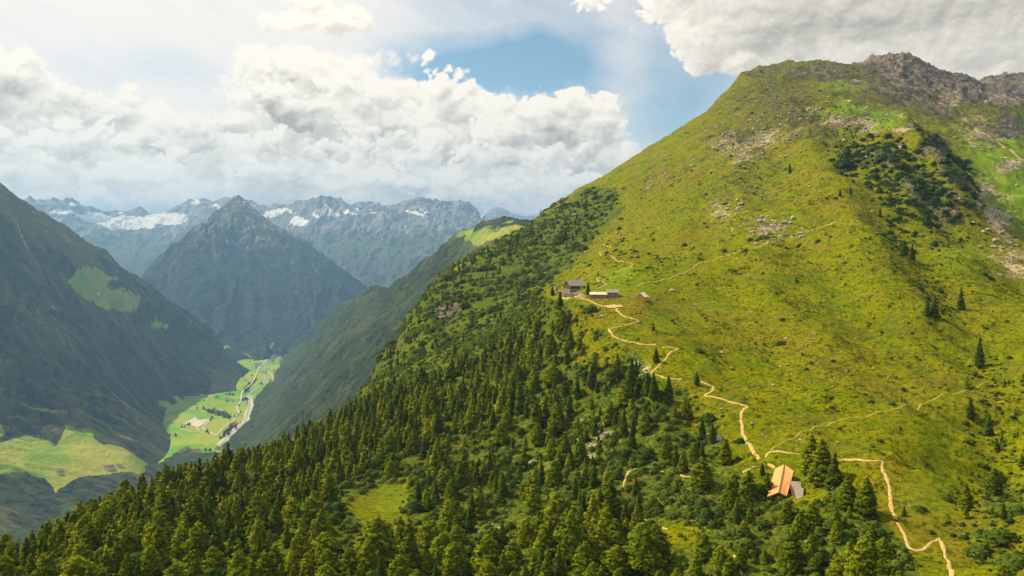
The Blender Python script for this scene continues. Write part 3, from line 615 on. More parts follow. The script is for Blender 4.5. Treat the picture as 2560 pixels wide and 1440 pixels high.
# ---------------------------------------------------------------- air
HZ = (.28, .55, 1.0); HD = .000056
hm, nt = mat('haze_air'); g = N(nt)
pv = g.n('ShaderNodeVolumePrincipled'); pv.inputs['Color'].default_value = (*HZ, 1); pv.inputs['Density'].default_value = HD; pv.inputs['Anisotropy'].default_value = .25
ho = g.n('ShaderNodeOutputMaterial'); nt.links.new(pv.outputs[0], ho.inputs['Volume'])
x0, x1, y0, y1, z0, z1 = -45000, 45000, -25000, 30000, 59, 2200
hv = np.array([(x, y, z) for z in (z0, z1) for y in (y0, y1) for x in (x0, x1)], float)
hz = new_mesh('haze', hv, np.array([[0, 2, 3, 1], [4, 5, 7, 6], [0, 1, 5, 4], [1, 3, 7, 5], [3, 2, 6, 7], [2, 0, 4, 6]]), hm, smooth=False); hz['kind'] = 'stuff'

S.render.engine = 'CYCLES'
S.cycles.use_denoising = True
S.cycles.max_bounces = 5; S.cycles.diffuse_bounces = 3; S.cycles.transparent_max_bounces = 12; S.cycles.volume_bounces = 0
S.view_settings.view_transform = 'Standard'; S.view_settings.look = 'None'; S.view_settings.exposure = 0.6
# ---------------------------------------------------------------- helpers for things
bpy.context.view_layer.update()
OB = bpy.data.objects
def hit(px, py, names=('hillside',)):
    u, y, z = ray(px, py); d = Vector((float(u), float(y), float(z))).normalized()
    best = None
    for n in names:
        o = OB[n]; ok, loc, nor, _ = o.ray_cast(Vector((0, 0, CZ)), d)
        if ok and (best is None or loc.length < best.length): best = loc.copy()
    return best
def tag(o, label, cat, group=None):
    o['label'] = label; o['category'] = cat
    if group: o['group'] = group
    return o
def empty(name, loc, rz=0, sc=1):
    o = bpy.data.objects.new(name, None); COL.objects.link(o); o.location = loc; o.rotation_euler = (0, 0, rz); o.scale = (sc, sc, sc) if not hasattr(sc, '__len__') else sc
    o.empty_display_size = 1
    return o

# ---------------------------------------------------------------- foliage
def leaf_material(name, dark, light, hue, trans=.3):
    m, nt = mat(name); g = N(nt)
    at = g.n('ShaderNodeAttribute', attribute_name='tone').outputs['Fac']
    oi = g.n('ShaderNodeObjectInfo').outputs['Random']
    c = g.mix(at, dark, light)
    c = g.mix(g.ramp(oi, .15, .95), c, g.mix(at, (dark[0] * .8, dark[1] * .85, dark[2] * .9), hue))
    an = g.n('ShaderNodeAttribute', attribute_name='lean').outputs['Vector']
    vt = g.n('ShaderNodeVectorTransform', vector_type='NORMAL', convert_from='OBJECT', convert_to='WORLD'); g.set(vt.inputs[0], an)
    gn = g.n('ShaderNodeNewGeometry').outputs['Normal']
    nn = g.vm('NORMALIZE', g.vm('ADD', g.scale(vt.outputs[0], (2.2, 2.2, 2.2)), gn))
    d = g.n('ShaderNodeBsdfDiffuse'); g.set(d.inputs[0], c); g.set(d.inputs['Normal'], nn)
    t = g.n('ShaderNodeBsdfTranslucent'); tm = g.n('ShaderNodeMix', data_type='RGBA', blend_type='MULTIPLY'); g.set(tm.inputs[0], 1.0); g.set(tm.inputs[6], c); tm.inputs[7].default_value = (1.25, 1.2, .6, 1); g.set(t.inputs[0], tm.outputs[2])
    mx = g.n('ShaderNodeMixShader'); mx.inputs[0].default_value = trans; nt.links.new(d.outputs[0], mx.inputs[1]); nt.links.new(t.outputs[0], mx.inputs[2])
    o = g.n('ShaderNodeOutputMaterial'); nt.links.new(mx.outputs[0], o.inputs[0])
    return m
MAT_PINE = leaf_material('pine_foliage', (.050, .078, .006), (.20, .26, .010), (.30, .335, .012), .38)
MAT_SPRUCE = leaf_material('spruce_foliage', (.028, .056, .008), (.102, .155, .013), (.155, .20, .014))
MAT_LARCH = leaf_material('larch_foliage', (.075, .120, .008), (.28, .35, .012), (.38, .41, .016), .44)
MAT_SHRUB = leaf_material('shrub_foliage', (.045, .080, .012), (.13, .20, .026), (.165, .21, .03))
def bark():
    m, nt = mat('bark'); g = N(nt); P = g.n('ShaderNodeTexCoord').outputs['Object']
    n = g.noise(g.scale(P, (3, 3, .6)), 2, 5, .7)
    g.out(g.mix(n, (.05, .035, .022), (.16, .11, .07)), .9, g.bump(n, .6, .1)); return m
MAT_BARK = bark()

def crown_arrays(seed, H, R, z0, nclump, nleaf, leaf, power=.8, wob=.18, csize=.10, hull=True, blunt=.0):
    r = np.random.default_rng(seed)
    h = r.random(nclump) ** 1.0
    h = (np.arange(nclump) + r.random(nclump)) / nclump
    h = 1 - (1 - h) ** .62                       # more clumps low where the crown is wide
    h = z0 + (1 - z0) * h
    q = (h - z0) / (1 - z0)
    prof = (1 - q) ** power * (1 - np.exp(-(q + .10) * 9)) + blunt * np.sqrt(np.clip(1 - q ** 2, 0, 1))
    ang = r.random(nclump) * 2 * math.pi
    lump = 1 + wob * np.sin(ang * 3 + seed) * np.sin(h * 19 + seed * 2) + r.normal(0, wob * .6, nclump)
    rad = R * prof * lump * np.sqrt(r.uniform(.35, 1.0, nclump))
    C = np.stack([rad * np.cos(ang), rad * np.sin(ang), h * H - rad * .10], 1)
    cs = csize * H * (.45 + .75 * (1 - q)) * r.uniform(.7, 1.3, nclump)
    n = nclump * nleaf
    ci = np.repeat(np.arange(nclump), nleaf)
    dirs = r.normal(size=(n, 3)); dirs /= np.linalg.norm(dirs, axis=1)[:, None]
    dirs[:, 2] = np.abs(dirs[:, 2]) * .9 - .25
    off = dirs * cs[ci][:, None] * np.array([1, 1, .62]) * r.uniform(.55, 1.0, n)[:, None]
    P = C[ci] + off
    outv = np.stack([np.cos(ang), np.sin(ang), np.full(nclump, .35)], 1)[ci]
    nrm = dirs * .8 + outv * .55 + np.array([0, 0, .35]) + r.normal(0, .38, (n, 3)); nrm /= np.linalg.norm(nrm, axis=1)[:, None]
    t = np.cross(nrm, r.normal(size=(n, 3))); t /= np.linalg.norm(t, axis=1)[:, None] + 1e-9
    b = np.cross(nrm, t)
    s = leaf * r.uniform(.6, 1.35, n)
    V = np.stack([P - t * s[:, None] * .5 - b * s[:, None] * .22, P + t * s[:, None] * .12 - b * s[:, None] * .5, P + t * s[:, None] * .6 + b * s[:, None] * .1, P - t * s[:, None] * .1 + b * s[:, None] * .5], 1).reshape(-1, 3)
    Fq = np.arange(n * 4).reshape(-1, 4)
    so = outv * .8 + dirs * .55 + np.array([0, 0, .25]); so /= np.linalg.norm(so, axis=1)[:, None]; NS = np.repeat(so, 4, axis=0)
    ctone = np.clip(r.normal(.5, .24, nclump), 0, 1)
    tone = np.repeat(np.clip(ctone[ci] + r.normal(0, .16, n), 0, 1), 4)
    if hull:
        k, L = 9, 8
        hv = []; 
        for j in range(L + 1):
            qq = j / L; pr = max((1 - qq) ** power * (1 - math.exp(-(qq + .10) * 9)) + blunt * math.sqrt(max(0, 1 - qq ** 2)), .01) * .62
            for i in range(k):
                a = i / k * 2 * math.pi + j * .35; rr = R * pr * (1 + .25 * math.sin(i * 2.3 + j * 1.7 + seed))
                hv.append((rr * math.cos(a), rr * math.sin(a), (z0 + (1 - z0) * qq * .96) * H))
        hf = [(j * k + i, j * k + (i + 1) % k, (j + 1) * k + (i + 1) % k, (j + 1) * k + i) for j in range(L) for i in range(k)]
        b0 = len(V); V = np.concatenate([V, np.array(hv)]); Fq = np.concatenate([Fq, np.array(hf) + b0]); tone = np.concatenate([tone, np.full(len(hv), .3)])
        ho_ = np.array(hv) * [1, 1, 0] + [0, 0, .3]; ho_ /= np.linalg.norm(ho_, axis=1)[:, None]; NS = np.concatenate([NS, ho_])
    return V, Fq, tone, NS
def trunk_arrays(seed, H, R, z0, limbs=9):
    r = np.random.default_rng(seed + 99); V = []; Fq = []
    def tube(p0, p1, r0, r1, k=6, seg=1):
        p0 = np.array(p0, float); p1 = np.array(p1, float); d = p1 - p0; d /= np.linalg.norm(d)
        a = np.cross(d, [0, 0, 1] if abs(d[2]) < .9 else [1, 0, 0]); a /= np.linalg.norm(a); b = np.cross(d, a)
        base = len(V)
        for j in range(seg + 1):
            t = j / seg; c = p0 + (p1 - p0) * t; rr = r0 + (r1 - r0) * t
            for i in range(k):
                an = i / k * 2 * math.pi; V.append(c + (a * math.cos(an) + b * math.sin(an)) * rr)
        for j in range(seg):
            for i in range(k): Fq.append((base + j * k + i, base + j * k + (i + 1) % k, base + (j + 1) * k + (i + 1) % k, base + (j + 1) * k + i))
    tube((0, 0, -1.2), (0, 0, H * .93), H * .022, H * .004, 8, 6)
    for i in range(limbs):
        h = z0 * .7 + (1 - z0) * (i / limbs) * .85; a = r.random() * 6.28; L = R * (1 - h) * .8
        tube((0, 0, h * H), (L * math.cos(a), L * math.sin(a), h * H + L * .12), H * .007, H * .002, 4)
    return np.array(V), np.array(Fq)
KIND = {}
def make_kind(key, seed, H, R, z0, mat_, **kw):
    V, Fq, tone, NS = crown_arrays(seed, H, R, z0, **kw)
    cm_ = new_mesh('crown', V, Fq, mat_, smooth=False, attrs={'tone': tone, 'lean': NS}); tv, tf = trunk_arrays(seed, H, R, z0)
    tm_ = new_mesh('trunk', tv, tf, MAT_BARK)
    KIND[key] = (cm_.data, tm_.data, H)
    for o in (cm_, tm_): OB.remove(o)
for i in range(5): make_kind(('pine', i), 10 + i, 10, [2.8, 3.2, 2.6, 3.3, 2.8][i], .06, MAT_PINE, nclump=330, nleaf=12, leaf=.40, power=[.75, .62, .85, .66, .78][i], wob=.13, csize=.058, blunt=[.06, .20, .03, .24, .08][i])
for i in range(4): make_kind(('spruce', i), 30 + i, 10, [2.1, 2.4, 1.9, 2.2][i], .05, MAT_SPRUCE, nclump=300, nleaf=11, leaf=.34, power=.95, wob=.16, csize=.05, blunt=.02)
for i in range(4): make_kind(('larch', i), 40 + i, 10, [3.4, 3.8, 3.2, 3.6][i], .07, MAT_LARCH, nclump=300, nleaf=13, leaf=.44, power=.6, wob=.2, csize=.072, blunt=[.2, .3, .16, .26][i])
# lighter versions for the far wood: same crowns with fewer, larger sprays
LOD = {}
for i in range(4): LOD[('pine', i)] = crown_arrays(50 + i, 10, [2.7, 3.0, 2.5, 2.8][i], .04, 90, 6, .75, .8, .14, .075, True, .06)
for i in range(4): LOD[('spruce', i)] = crown_arrays(60 + i, 10, [2.1, 2.4, 1.9, 2.2][i], .03, 80, 6, .62, .95, .16, .065, True, .02)
SH = [crown_arrays(80 + i, 1.0, .85, .0, 34, 8, .20, .5, .25, .20, True, .5) for i in range(5)]
SHB = [crown_arrays(90 + i, 1.0, .9, .0, 130, 12, .105, .5, .3, .16, True, .5) for i in range(3)]
def join_copies(name, variants, idx, T, rz, sc, scz, tone_add, mat_):
    VV, FF, TT, LL = [], [], [], []; b = 0
    for v in range(len(variants)):
        sel = np.nonzero(idx == v)[0]
        if not len(sel): continue
        V, Fq, tn, ns = variants[v]; c = np.cos(rz[sel])[:, None]; s = np.sin(rz[sel])[:, None]
        X = V[None, :, 0] * c - V[None, :, 1] * s; Y = V[None, :, 0] * s + V[None, :, 1] * c
        P = np.stack([X * sc[sel][:, None], Y * sc[sel][:, None], np.broadcast_to(V[None, :, 2], X.shape) * scz[sel][:, None]], 2) + T[sel][:, None, :]
        LL.append(np.stack([ns[None, :, 0] * c - ns[None, :, 1] * s, ns[None, :, 0] * s + ns[None, :, 1] * c, np.broadcast_to(ns[None, :, 2], X.shape)], 2).reshape(-1, 3))
        VV.append(P.reshape(-1, 3)); FF.append((Fq[None] + (np.arange(len(sel)) * len(V))[:, None, None] + b).reshape(-1, Fq.shape[1])); b += len(sel) * len(V)
        TT.append(np.clip(tn[None] + tone_add[sel][:, None], 0, 1).ravel())
    o = new_mesh(name, np.concatenate(VV), np.concatenate(FF), mat_, smooth=False, attrs={'tone': np.concatenate(TT), 'lean': np.concatenate(LL)}); o['kind'] = 'stuff'
    return o

# ---------------------------------------------------------------- where trees stand
FOREST = [(-700, 1900), (-600, 1500), (0, 1385), (200, 1285), (400, 1200), (600, 1145), (750, 1100), (850, 1035), (900, 1000), (960, 985), (1060, 960), (1180, 905), (1260, 860), (1330, 830), (1400, 810), (1440, 870), (1520, 910), (1600, 950), (1630, 990),
          (1500, 1010), (1400, 1090), (1350, 1150), (1150, 1100), (1130, 1200), (1180, 1290), (1300, 1330), (1500, 1300), (1560, 1240), (1600, 1370), (1820, 1330), (1870, 1262), (2000, 1300), (2130, 1270), (2200, 1350), (2250, 1440), (2300, 1600), (2400, 1900)]
STEEP = [(830, 1050), (905, 965), (950, 885), (1018, 770), (1075, 705), (1280, 595), (1400, 498), (1460, 500), (1480, 540), (1400, 640), (1330, 715), (1360, 760), (1330, 830), (1180, 905), (1060, 960), (960, 985)]
MIDWOOD = [(1120, 1090), (1400, 1080), (1500, 1000), (1640, 980), (1750, 1050), (1830, 1150), (1880, 1260), (1820, 1340), (1600, 1370), (1500, 1310), (1300, 1340), (1170, 1300)]
RIGHTB = [(2380, 960), (2500, 930), (2700, 1000), (2700, 1800), (2480, 1700), (2430, 1350), (2420, 1150)]
def tree_density(PX, PY):
    d = np.zeros_like(PX)
    d[inpoly(PX, PY, STEEP)] = .075
    d[inpoly(PX, PY, MIDWOOD)] = .38
    d[inpoly(PX, PY, FOREST)] = .66
    d[inpoly(PX, PY, RIGHTB)] = .10
    d *= 1 - np.clip(blobs(PX, PY, [(930, 1300, 160, 125, 2.3), (1015, 1180, 60, 60, 2.0), (1060, 1330, 50, 60, 1.5), (1200, 1260, 60, 40, 1.2), (1420, 930, 90, 40, 1.3), (1250, 1335, 100, 36, 1.6), (1180, 1350, 60, 30, 1.4), (1955, 1250, 80, 110, 4), (2250, 1360, 45, 80, 1.5), (1895, 1190, 50, 60, 2), (1560, 1180, 60, 50, 1.6), (1700, 1330, 110, 40, 1.2), (1000, 1395, 40, 20, 1.0), (1450, 840, 60, 40, 1.2), (1690, 1080, 90, 50, 1.0), (1560, 1200, 20, 60, 1)]), 0, 1)
    d *= 1 - np.clip(blobs(PX, PY, [(1572, 1235, 45, 70, 2.2), (1640, 1350, 90, 50, 1.8), (1720, 1260, 110, 60, 1.0), (1850, 1330, 120, 60, .8), (2120, 1330, 90, 60, .7), (1845, 1450, 40, 50, 1.5)]), 0, 1)
    e = np.clip(blobs(PX, PY, [(1080, 860, 100, 40, 1.1), (950, 900, 30, 60, 1.2), (1240, 760, 60, 30, 1), (1430, 560, 40, 40, 1.6), (1400, 600, 40, 30, 1.0), (1000, 900, 60, 50, 1), (1320, 830, 60, 40, 1)]), 0, 1)
    return np.maximum(d, e * .22)
sp = 4.9
gx, gy = np.meshgrid(np.arange(-260, 420, sp), np.arange(150, 1500, sp))
gx = (gx + RNG.uniform(-.46, .46, gx.shape) * sp).ravel(); gy = (gy + RNG.uniform(-.46, .46, gy.shape) * sp).ravel()
gz = near.look(gx, gy); gpx, gpy = project(gx, gy, gz)
wob = fbm(gx * .03, gy * .03, 3, 310)
den = tree_density(gpx + wob * 40, gpy) * np.clip(.85 + wob * 1.4, .2, 1.3)
keep = (RNG.random(gx.shape) < den) & (gpx > -160) & (gpx < 2720) & (gpy < 1700)
gx, gy, gz, gpx, gpy = gx[keep], gy[keep], gz[keep], gpx[keep], gpy[keep]
rr_ = np.hypot(gx, gy)
hgt = RNG.normal(8.4, 2.4, len(gx)).clip(3.6, 15) * np.interp(rr_, [200, 300, 450, 700, 1400], [.95, 1.0, .95, .95, .9])
st = inpoly(gpx, gpy, STEEP); hgt[st] *= RNG.uniform(.55, .9, st.sum())
mw = inpoly(gpx, gpy, MIDWOOD); hgt[mw] *= RNG.uniform(.55, 1.1, mw.sum())
lw = (gpx > 1680) & (gpx < 2260) & (gpy > 1180); hgt[lw] *= RNG.uniform(.5, .95, lw.sum())
rb = gpx > 2300; hgt[rb] *= RNG.uniform(.4, .8, rb.sum())
trees = [dict(x=gx[i], y=gy[i], z=gz[i], h=hgt[i], k=('larch' if RNG.random() < np.interp(gpy[i], [950, 1250, 1400], [.04, .20, .50]) else 'spruce' if RNG.random() < np.interp(rr_[i], [230, 420, 700], [.16, .45, .75]) or wob[i] < -.22 else 'pine'), sp=None) for i in range(len(gx))]
SPECIAL = [(2028, 1182, 12.5, 'pine', 'dark rounded pine at the upper left of the trio above the orange roof'), (2054, 1212, 14.5, 'pine', 'largest pine of the dark trio right of the orange roofed lodge'), (2086, 1230, 12, 'spruce', 'narrow black-green tree at the lower right end of the trio by the lodge'),
           (1905, 1186, 4.2, 'spruce', 'small dark tree standing in the fork of the trails above the lodge'), (1918, 1236, 7, 'pine', 'slim pine pressed against the left edge of the orange roof'), (1870, 1262, 11, 'pine', 'broad dark pine over the flat brown boulder left of the lodge'), (1835, 1250, 9, 'pine', 'medium pine behind the broad one left of the lodge'), (1755, 1215, 10, 'pine', 'dark round pine beside the short path piece left of the lodge'),
           (2118, 1268, 9, 'pine', 'yellowish pine just below the trio right of the lodge'), (2165, 1282, 10, 'pine', 'dark pine under the long horizontal trail, nearest its corner'), (2030, 1322, 7.5, 'pine', 'light pine in front of the grey annex roof'), (1965, 1308, 6.5, 'pine', 'bushy pine under the near edge of the orange roof'),
           (1633, 826, 4.5, 'spruce', 'tiny dark spruce beside a pale boulder above the switchback trail'), (1640, 905, 7, 'spruce', 'dark spruce at the junction of the switchback trail'), (1742, 962, 6, 'spruce', 'small spruce beside the trail bend in mid slope'), (1618, 985, 9, 'spruce', 'dark spruce below the pale rock outcrop in mid slope'), (1590, 940, 8, 'spruce', 'spruce left of the pale rock outcrop in mid slope'),
           (1470, 736, 7, 'spruce', 'dark narrow tree between the stone barn and the low shelters'), (1381, 738, 6, 'spruce', 'small dark tree at the left foot of the stone barn'), (1400, 775, 11, 'spruce', 'dark conical spruce below the stone barn on the brow'), (1383, 700, 5, 'spruce', 'small spruce on the brow left of the stone barn roof'), (1495, 690, 4, 'spruce', 'tiny spruce on the turf above the low shelters'),
           (2402, 775, 13, 'spruce', 'tall lone spruce high on the right-hand grass slope'), (2448, 918, 14, 'spruce', 'tall dark spruce at the right end of the faint cross trail'), (2335, 795, 13, 'spruce', 'taller of the two leaning dark spruces on the right rib'), (2318, 790, 10, 'spruce', 'shorter of the two leaning dark spruces on the right rib'), (1974, 432, 11, 'spruce', 'lone pointed spruce high on the boulder-strewn grass'),
           (2100, 490, 7, 'spruce', 'small spruce left of the dark scrub gully'), (2126, 486, 8, 'spruce', 'small spruce touching the dark scrub gully'), (2200, 540, 8, 'spruce', 'spruce on the lower edge of the scrub gully'), (2260, 640, 11, 'spruce', 'spruce at the top of the right rib, below the scrub'), (2280, 650, 11, 'spruce', 'leaning spruce on the right rib just below the topmost'),
           (2472, 1090, 9, 'spruce', 'dark spruce below the faint trail near the right frame edge'), (2425, 1045, 9, 'spruce', 'spruce on the grass left of the right edge thicket'), (1393, 1080, 13, 'pine', 'tall bright rounded pine standing above the mid-slope wood'), (1412, 1160, 13, 'pine', 'bright conical pine below the tall rounded one in the mid wood'), (1443, 1165, 9, 'spruce', 'narrow dark spruce beside the bright conical pine'),
           (1560, 1090, 11, 'spruce', 'slender spruce on the open slope left of the rocks'), (1580, 1130, 11, 'spruce', 'dark spruce just below the slender one on the open slope'), (1522, 1300, 13, 'pine', 'pointed pine standing at the lower left end of the curved path'), (1690, 1165, 7, 'spruce', 'lone small dark tree on grass left of the trail fork'), (1755, 1140, 6, 'spruce', 'small dark tree right of the lone one left of the trail fork'),
           (1590, 1240, 7, 'spruce', 'thin spruce at the foot of the curved path'), (2260, 1290, 3, 'spruce', 'tiny dark tree right of the descending trail'), (1430, 600, 11, 'spruce', 'tall dark spruce on the ridge skyline above the steep scrub'), (1413, 590, 10, 'spruce', 'dark spruce second from the top of the skyline group'), (1437, 560, 8, 'spruce', 'topmost dark spruce of the skyline group')]
for px, py, h, k, lb in SPECIAL:
    p = hit(px, py)
    if p: trees.append(dict(x=p.x, y=p.y, z=p.z, h=h, k=k, sp=lb))
for t in trees:
    d = math.hypot(t['x'], t['y']); pr = project(np.array(t['x']), np.array(t['y']), np.array(t['z'] + t['h'])); pb = project(np.array(t['x']), np.array(t['y']), np.array(t['z']))
    t['px'], t['pt'], t['pb'] = float(pb[0]), float(pr[1]), float(pb[1]); t['size'] = t['h'] / d * (1 if -20 < t['px'] < 2580 and t['pt'] < 1435 else .01)
    t['r'] = d
hs = OB['hillside']
def seen(t):
    for f in (1.0, .6):
        v = Vector((t['x'], t['y'], t['z'] + t['h'] * f)) - Vector((0, 0, CZ)); L = v.length
        ok, loc, _, _ = hs.ray_cast(Vector((0, 0, CZ)), v / L, distance=L * .995)
        if not ok: return True
    return False
trees = [t for t in trees if t['sp'] or seen(t)]
# count how deep each tree stands behind nearer ones, so the individuals are those that show largest
bykey = sorted(trees, key=lambda t: t['r']); cover = np.zeros((200, 340), bool)
for t in bykey:
    w = 2009 / t['r'] * t['h'] * .2; x0 = int((t['px'] - w + 100) / 8); x1 = int((t['px'] + w + 100) / 8) + 1; y0 = int(t['pt'] / 8); y1 = int((t['pb'] - (t['pb'] - t['pt']) * .1) / 8) + 1
    x0, x1, y0, y1 = max(x0, 0), min(x1, 340), max(y0, 0), min(y1, 200)
    sub = cover[y0:y1, x0:x1]; t['vis'] = float((~sub).sum()) if t['size'] > .0005 else 0
    if t['h'] / t['r'] < .5: cover[y0:y1, x0:x1] = True
allv = sorted(trees, key=lambda t: (-1 if t['sp'] else 0, -t['vis']))
solo = allv[:300]; rest = allv[300:]

# ---- labels
def ordinal(n):
    ones = ['', 'first', 'second', 'third', 'fourth', 'fifth', 'sixth', 'seventh', 'eighth', 'ninth', 'tenth', 'eleventh', 'twelfth', 'thirteenth', 'fourteenth', 'fifteenth', 'sixteenth', 'seventeenth', 'eighteenth', 'nineteenth', 'twentieth']
    if n <= 20: return ones[n]
    tens = ['', '', 'twenty', 'thirty', 'forty', 'fifty'][n // 10]
    return tens + '-' + ones[n % 10] if n % 10 else {30: 'thirtieth', 40: 'fortieth', 50: 'fiftieth'}[n]
def cell(t):
    x, y = t['px'], t['pt']
    if x > 2300: return 'in the thicket at the right frame edge' if y > 1150 else 'on the right grass slope'
    if y > 1330:
        return 'along the bottom edge, left forest' if x < 640 else 'along the bottom edge, below the clearing' if x < 1150 else 'along the bottom edge, under the rocky opening' if x < 1560 else 'along the bottom edge, below the lodge'
    if x < 560: return 'on the forest skyline at far left' if y < 1400 - x * .42 - 20 else 'inside the forest at far left'
    if x < 880: return 'on the skyline below the valley river' if y < 1145 - (x - 560) * .1 else 'left of the grassy clearing'
    if x < 1120: return 'around the grassy clearing' if y > 1120 else 'on the brow above the clearing' if y > 960 else 'on the steep valley side'
    if x < 1560: return 'in the lower mid-slope wood' if y > 1120 else 'in the upper mid-slope wood' if y > 880 else 'below the stone barn on the steep flank'
    return 'in the wood below the lodge' if y > 1200 else 'left of the switchback trail'
groups = {}
for t in solo:
    if not t['sp']: groups.setdefault(cell(t), []).append(t)
for c, L in groups.items():
    L.sort(key=lambda t: t['px'])
    for i, t in enumerate(L):
        t['label'] = f"{'tall ' if t['h'] > 11.5 else 'short ' if t['h'] < 8 else ''}{t['k']} {c}, {ordinal(i + 1)} tree from the left there"
rnd = random.Random(3)
protos = {}
for t in sorted(solo, key=lambda t: t['r']):
    vi = rnd.randrange(5 if t['k'] == 'pine' else 4); cmesh, tmesh, H = KIND[(t['k'], vi)]
    nm = t['k'] + '_tree'; s_ = t['h'] / H; wd = s_ * rnd.uniform(.88, 1.22) * (1.08 if t['sp'] and 'trio' in t['sp'] else 1)
    key = (t['k'], vi)
    if key not in protos:
        e = empty(nm, (0, 0, 0)); cr = bpy.data.objects.new('crown', cmesh); tr = bpy.data.objects.new('trunk', tmesh)
        for o in (cr, tr): COL.objects.link(o); o.parent = e
        protos[key] = (e, cr, tr)
    else:
        e0, cr0, tr0 = protos[key]; e = e0.copy(); COL.objects.link(e)
        for o0 in (cr0, tr0): o = o0.copy(); COL.objects.link(o); o.parent = e
    e.location = (t['x'], t['y'], t['z'] - .1); e.rotation_euler = (0, 0, rnd.random() * 6.28); e.scale = (wd, wd, s_)
    tag(e, t['sp'] or t['label'], 'tree', 'conifers on the near mountain slope')
def join_trees(name, L, kind, mat_, seed):
    r = np.random.default_rng(seed); n = len(L)
    vs = [LOD[(kind, i)] for i in range(4)]
    h = np.array([t['h'] for t in L]) / 10
    return join_copies(name, vs, r.integers(0, 4, n), np.array([(t['x'], t['y'], t['z'] - .1) for t in L]), r.random(n) * 6.28, h * r.uniform(.9, 1.25, n), h, r.normal(0, .2, n), mat_)
print('trees', len(trees), 'rest', len(rest))
both = [t for t in rest]
pv_ = [t for t in both if t['k'] in ('pine', 'larch')]; sv_ = [t for t in both if t['k'] == 'spruce']
fa = join_trees('pine_forest', pv_, 'pine', MAT_PINE, 1); fb = join_trees('spruce_forest', sv_, 'spruce', MAT_SPRUCE, 2)

# ---------------------------------------------------------------- shrubs and scrub
def scatter(x0, x1, y0, y1, sp, dens, seed):
    r = np.random.default_rng(seed)
    X, Y = np.meshgrid(np.arange(x0, x1, sp), np.arange(y0, y1, sp)); X = (X + r.uniform(-.5, .5, X.shape) * sp).ravel(); Y = (Y + r.uniform(-.5, .5, Y.shape) * sp).ravel()
    Z = near.look(X, Y); PX, PY = project(X, Y, Z)
    k = (PX > -150) & (PX < 2700) & (PY < 1640) & (r.random(X.shape) < dens(PX, PY, X, Y))
    return X[k], Y[k], Z[k], PX[k], PY[k], r
def shr_d(PX, PY, X, Y):
    n = fbm(X * .035, Y * .035, 3, 401); q = PX + n * 50
    d = inpoly(q, PY, SCRUB_POLY) * (.25 + .45 * sm(-.15, .25, n))
    d = np.maximum(d, inpoly(q, PY, STEEP) * (.22 + .5 * sm(-.2, .2, n)))
    d = np.maximum(d, np.clip(blobs(q, PY, [(2170, 395, 125, 62, 2.4), (2250, 455, 110, 60, 2.4), (2340, 515, 110, 70, 2.4), (2385, 450, 60, 100, 2.6), (2330, 360, 50, 40, 1.6), (2415, 540, 50, 80, 2.6), (2290, 470, 130, 80, 2.4), (2370, 560, 60, 70, 2.2), (2220, 400, 90, 60, 2.2), (2140, 350, 70, 45, 1.6), (2240, 590, 60, 110, .9), (2300, 700, 50, 60, .8), (2340, 760, 40, 70, 1.0), (2480, 1040, 100, 160, 1.7), (2520, 1280, 160, 240, 2.2), (2340, 770, 50, 100, 1.4), (1750, 1290, 150, 60, 1.4), (1680, 1250, 90, 50, 1.2), (1540, 600, 80, 60, .5)]), 0, 1) * .8)
    d = np.maximum(d, .03 + .16 * sm(.12, .45, fbm(X * .05, Y * .05, 3, 402)))
    d *= 1 - np.clip(blobs(PX, PY, [(950, 1265, 120, 70, 2), (1430, 745, 60, 30, 3), (1540, 745, 110, 22, 3), (1950, 1200, 50, 60, 3), (1895, 1150, 30, 40, 2)]), 0, 1)
    return d
a1 = scatter(-260, 330, 150, 620, 2.6, lambda *q: shr_d(*q), 5)
a2 = scatter(-260, 560, 620, 1500, 5.0, lambda *q: shr_d(*q), 6)
X, Y, Z, PX, PY = [np.concatenate([a1[i], a2[i]]) for i in range(5)]
def tuft_d(PX, PY, X, Y):
    n = fbm(X * .09, Y * .09, 4, 430); n2 = fbm(X * .022, Y * .022, 3, 431)
    d = .05 + .75 * sm(.02, .32, n) * sm(-.35, .2, n2)
    d *= 1 - .8 * (inpoly(PX, PY, FOREST) & ~inpoly(PX, PY, MIDWOOD))
    d *= 1 - np.clip(blobs(PX, PY, [(1430, 745, 60, 26, 3), (1540, 745, 110, 20, 3), (1950, 1200, 50, 60, 3), (2120, 280, 120, 30, 2), (2520, 430, 120, 120, 1.6)]), 0, 1)
    return d
TUFTS = [scatter(-60, 330, 190, 560, 1.35, tuft_d, 41), scatter(-60, 560, 560, 1150, 2.6, tuft_d, 42)]
# keep clear of the trails: filled once the trails are known
SHRUBS = (X, Y, Z, PX, PY)
MAT_TUFT = leaf_material('tall_grass_and_heath', (.030, .055, .004), (.165, .205, .003), (.21, .215, .003), .25)
# ---------------------------------------------------------------- trails, roads, river
def path_mat(name, a, b, sc=1.2):
    m, nt = mat(name); g = N(nt); P = g.n('ShaderNodeNewGeometry').outputs['Position']
    n = g.noise(P, sc, 6, .75); e = g.n('ShaderNodeAttribute', attribute_name='edge').outputs['Fac']
    c = g.mix(g.ramp(n, .3, .7), a, b)
    c = g.mix(g.ramp(g.m('ADD', e, g.m('MULTIPLY', g.m('SUBTRACT', g.noise(P, sc * .9, 4, .7), .5), 2.4)), .50, .72), c, (.27, .26, .035))
    g.out(c, .95, g.bump(n, .7, .3)); return m
MAT_TRAIL = path_mat('trodden_earth', (.32, .21, .08), (.58, .42, .20))
MAT_FAINT = path_mat('grassy_track', (.22, .24, .03), (.34, .33, .06))
MAT_GRAVEL = path_mat('river_gravel', (.36, .33, .28), (.60, .56, .50), .05)
MAT_ROAD = path_mat('valley_road', (.34, .32, .29), (.50, .47, .43), .05)
PATH_PTS = []
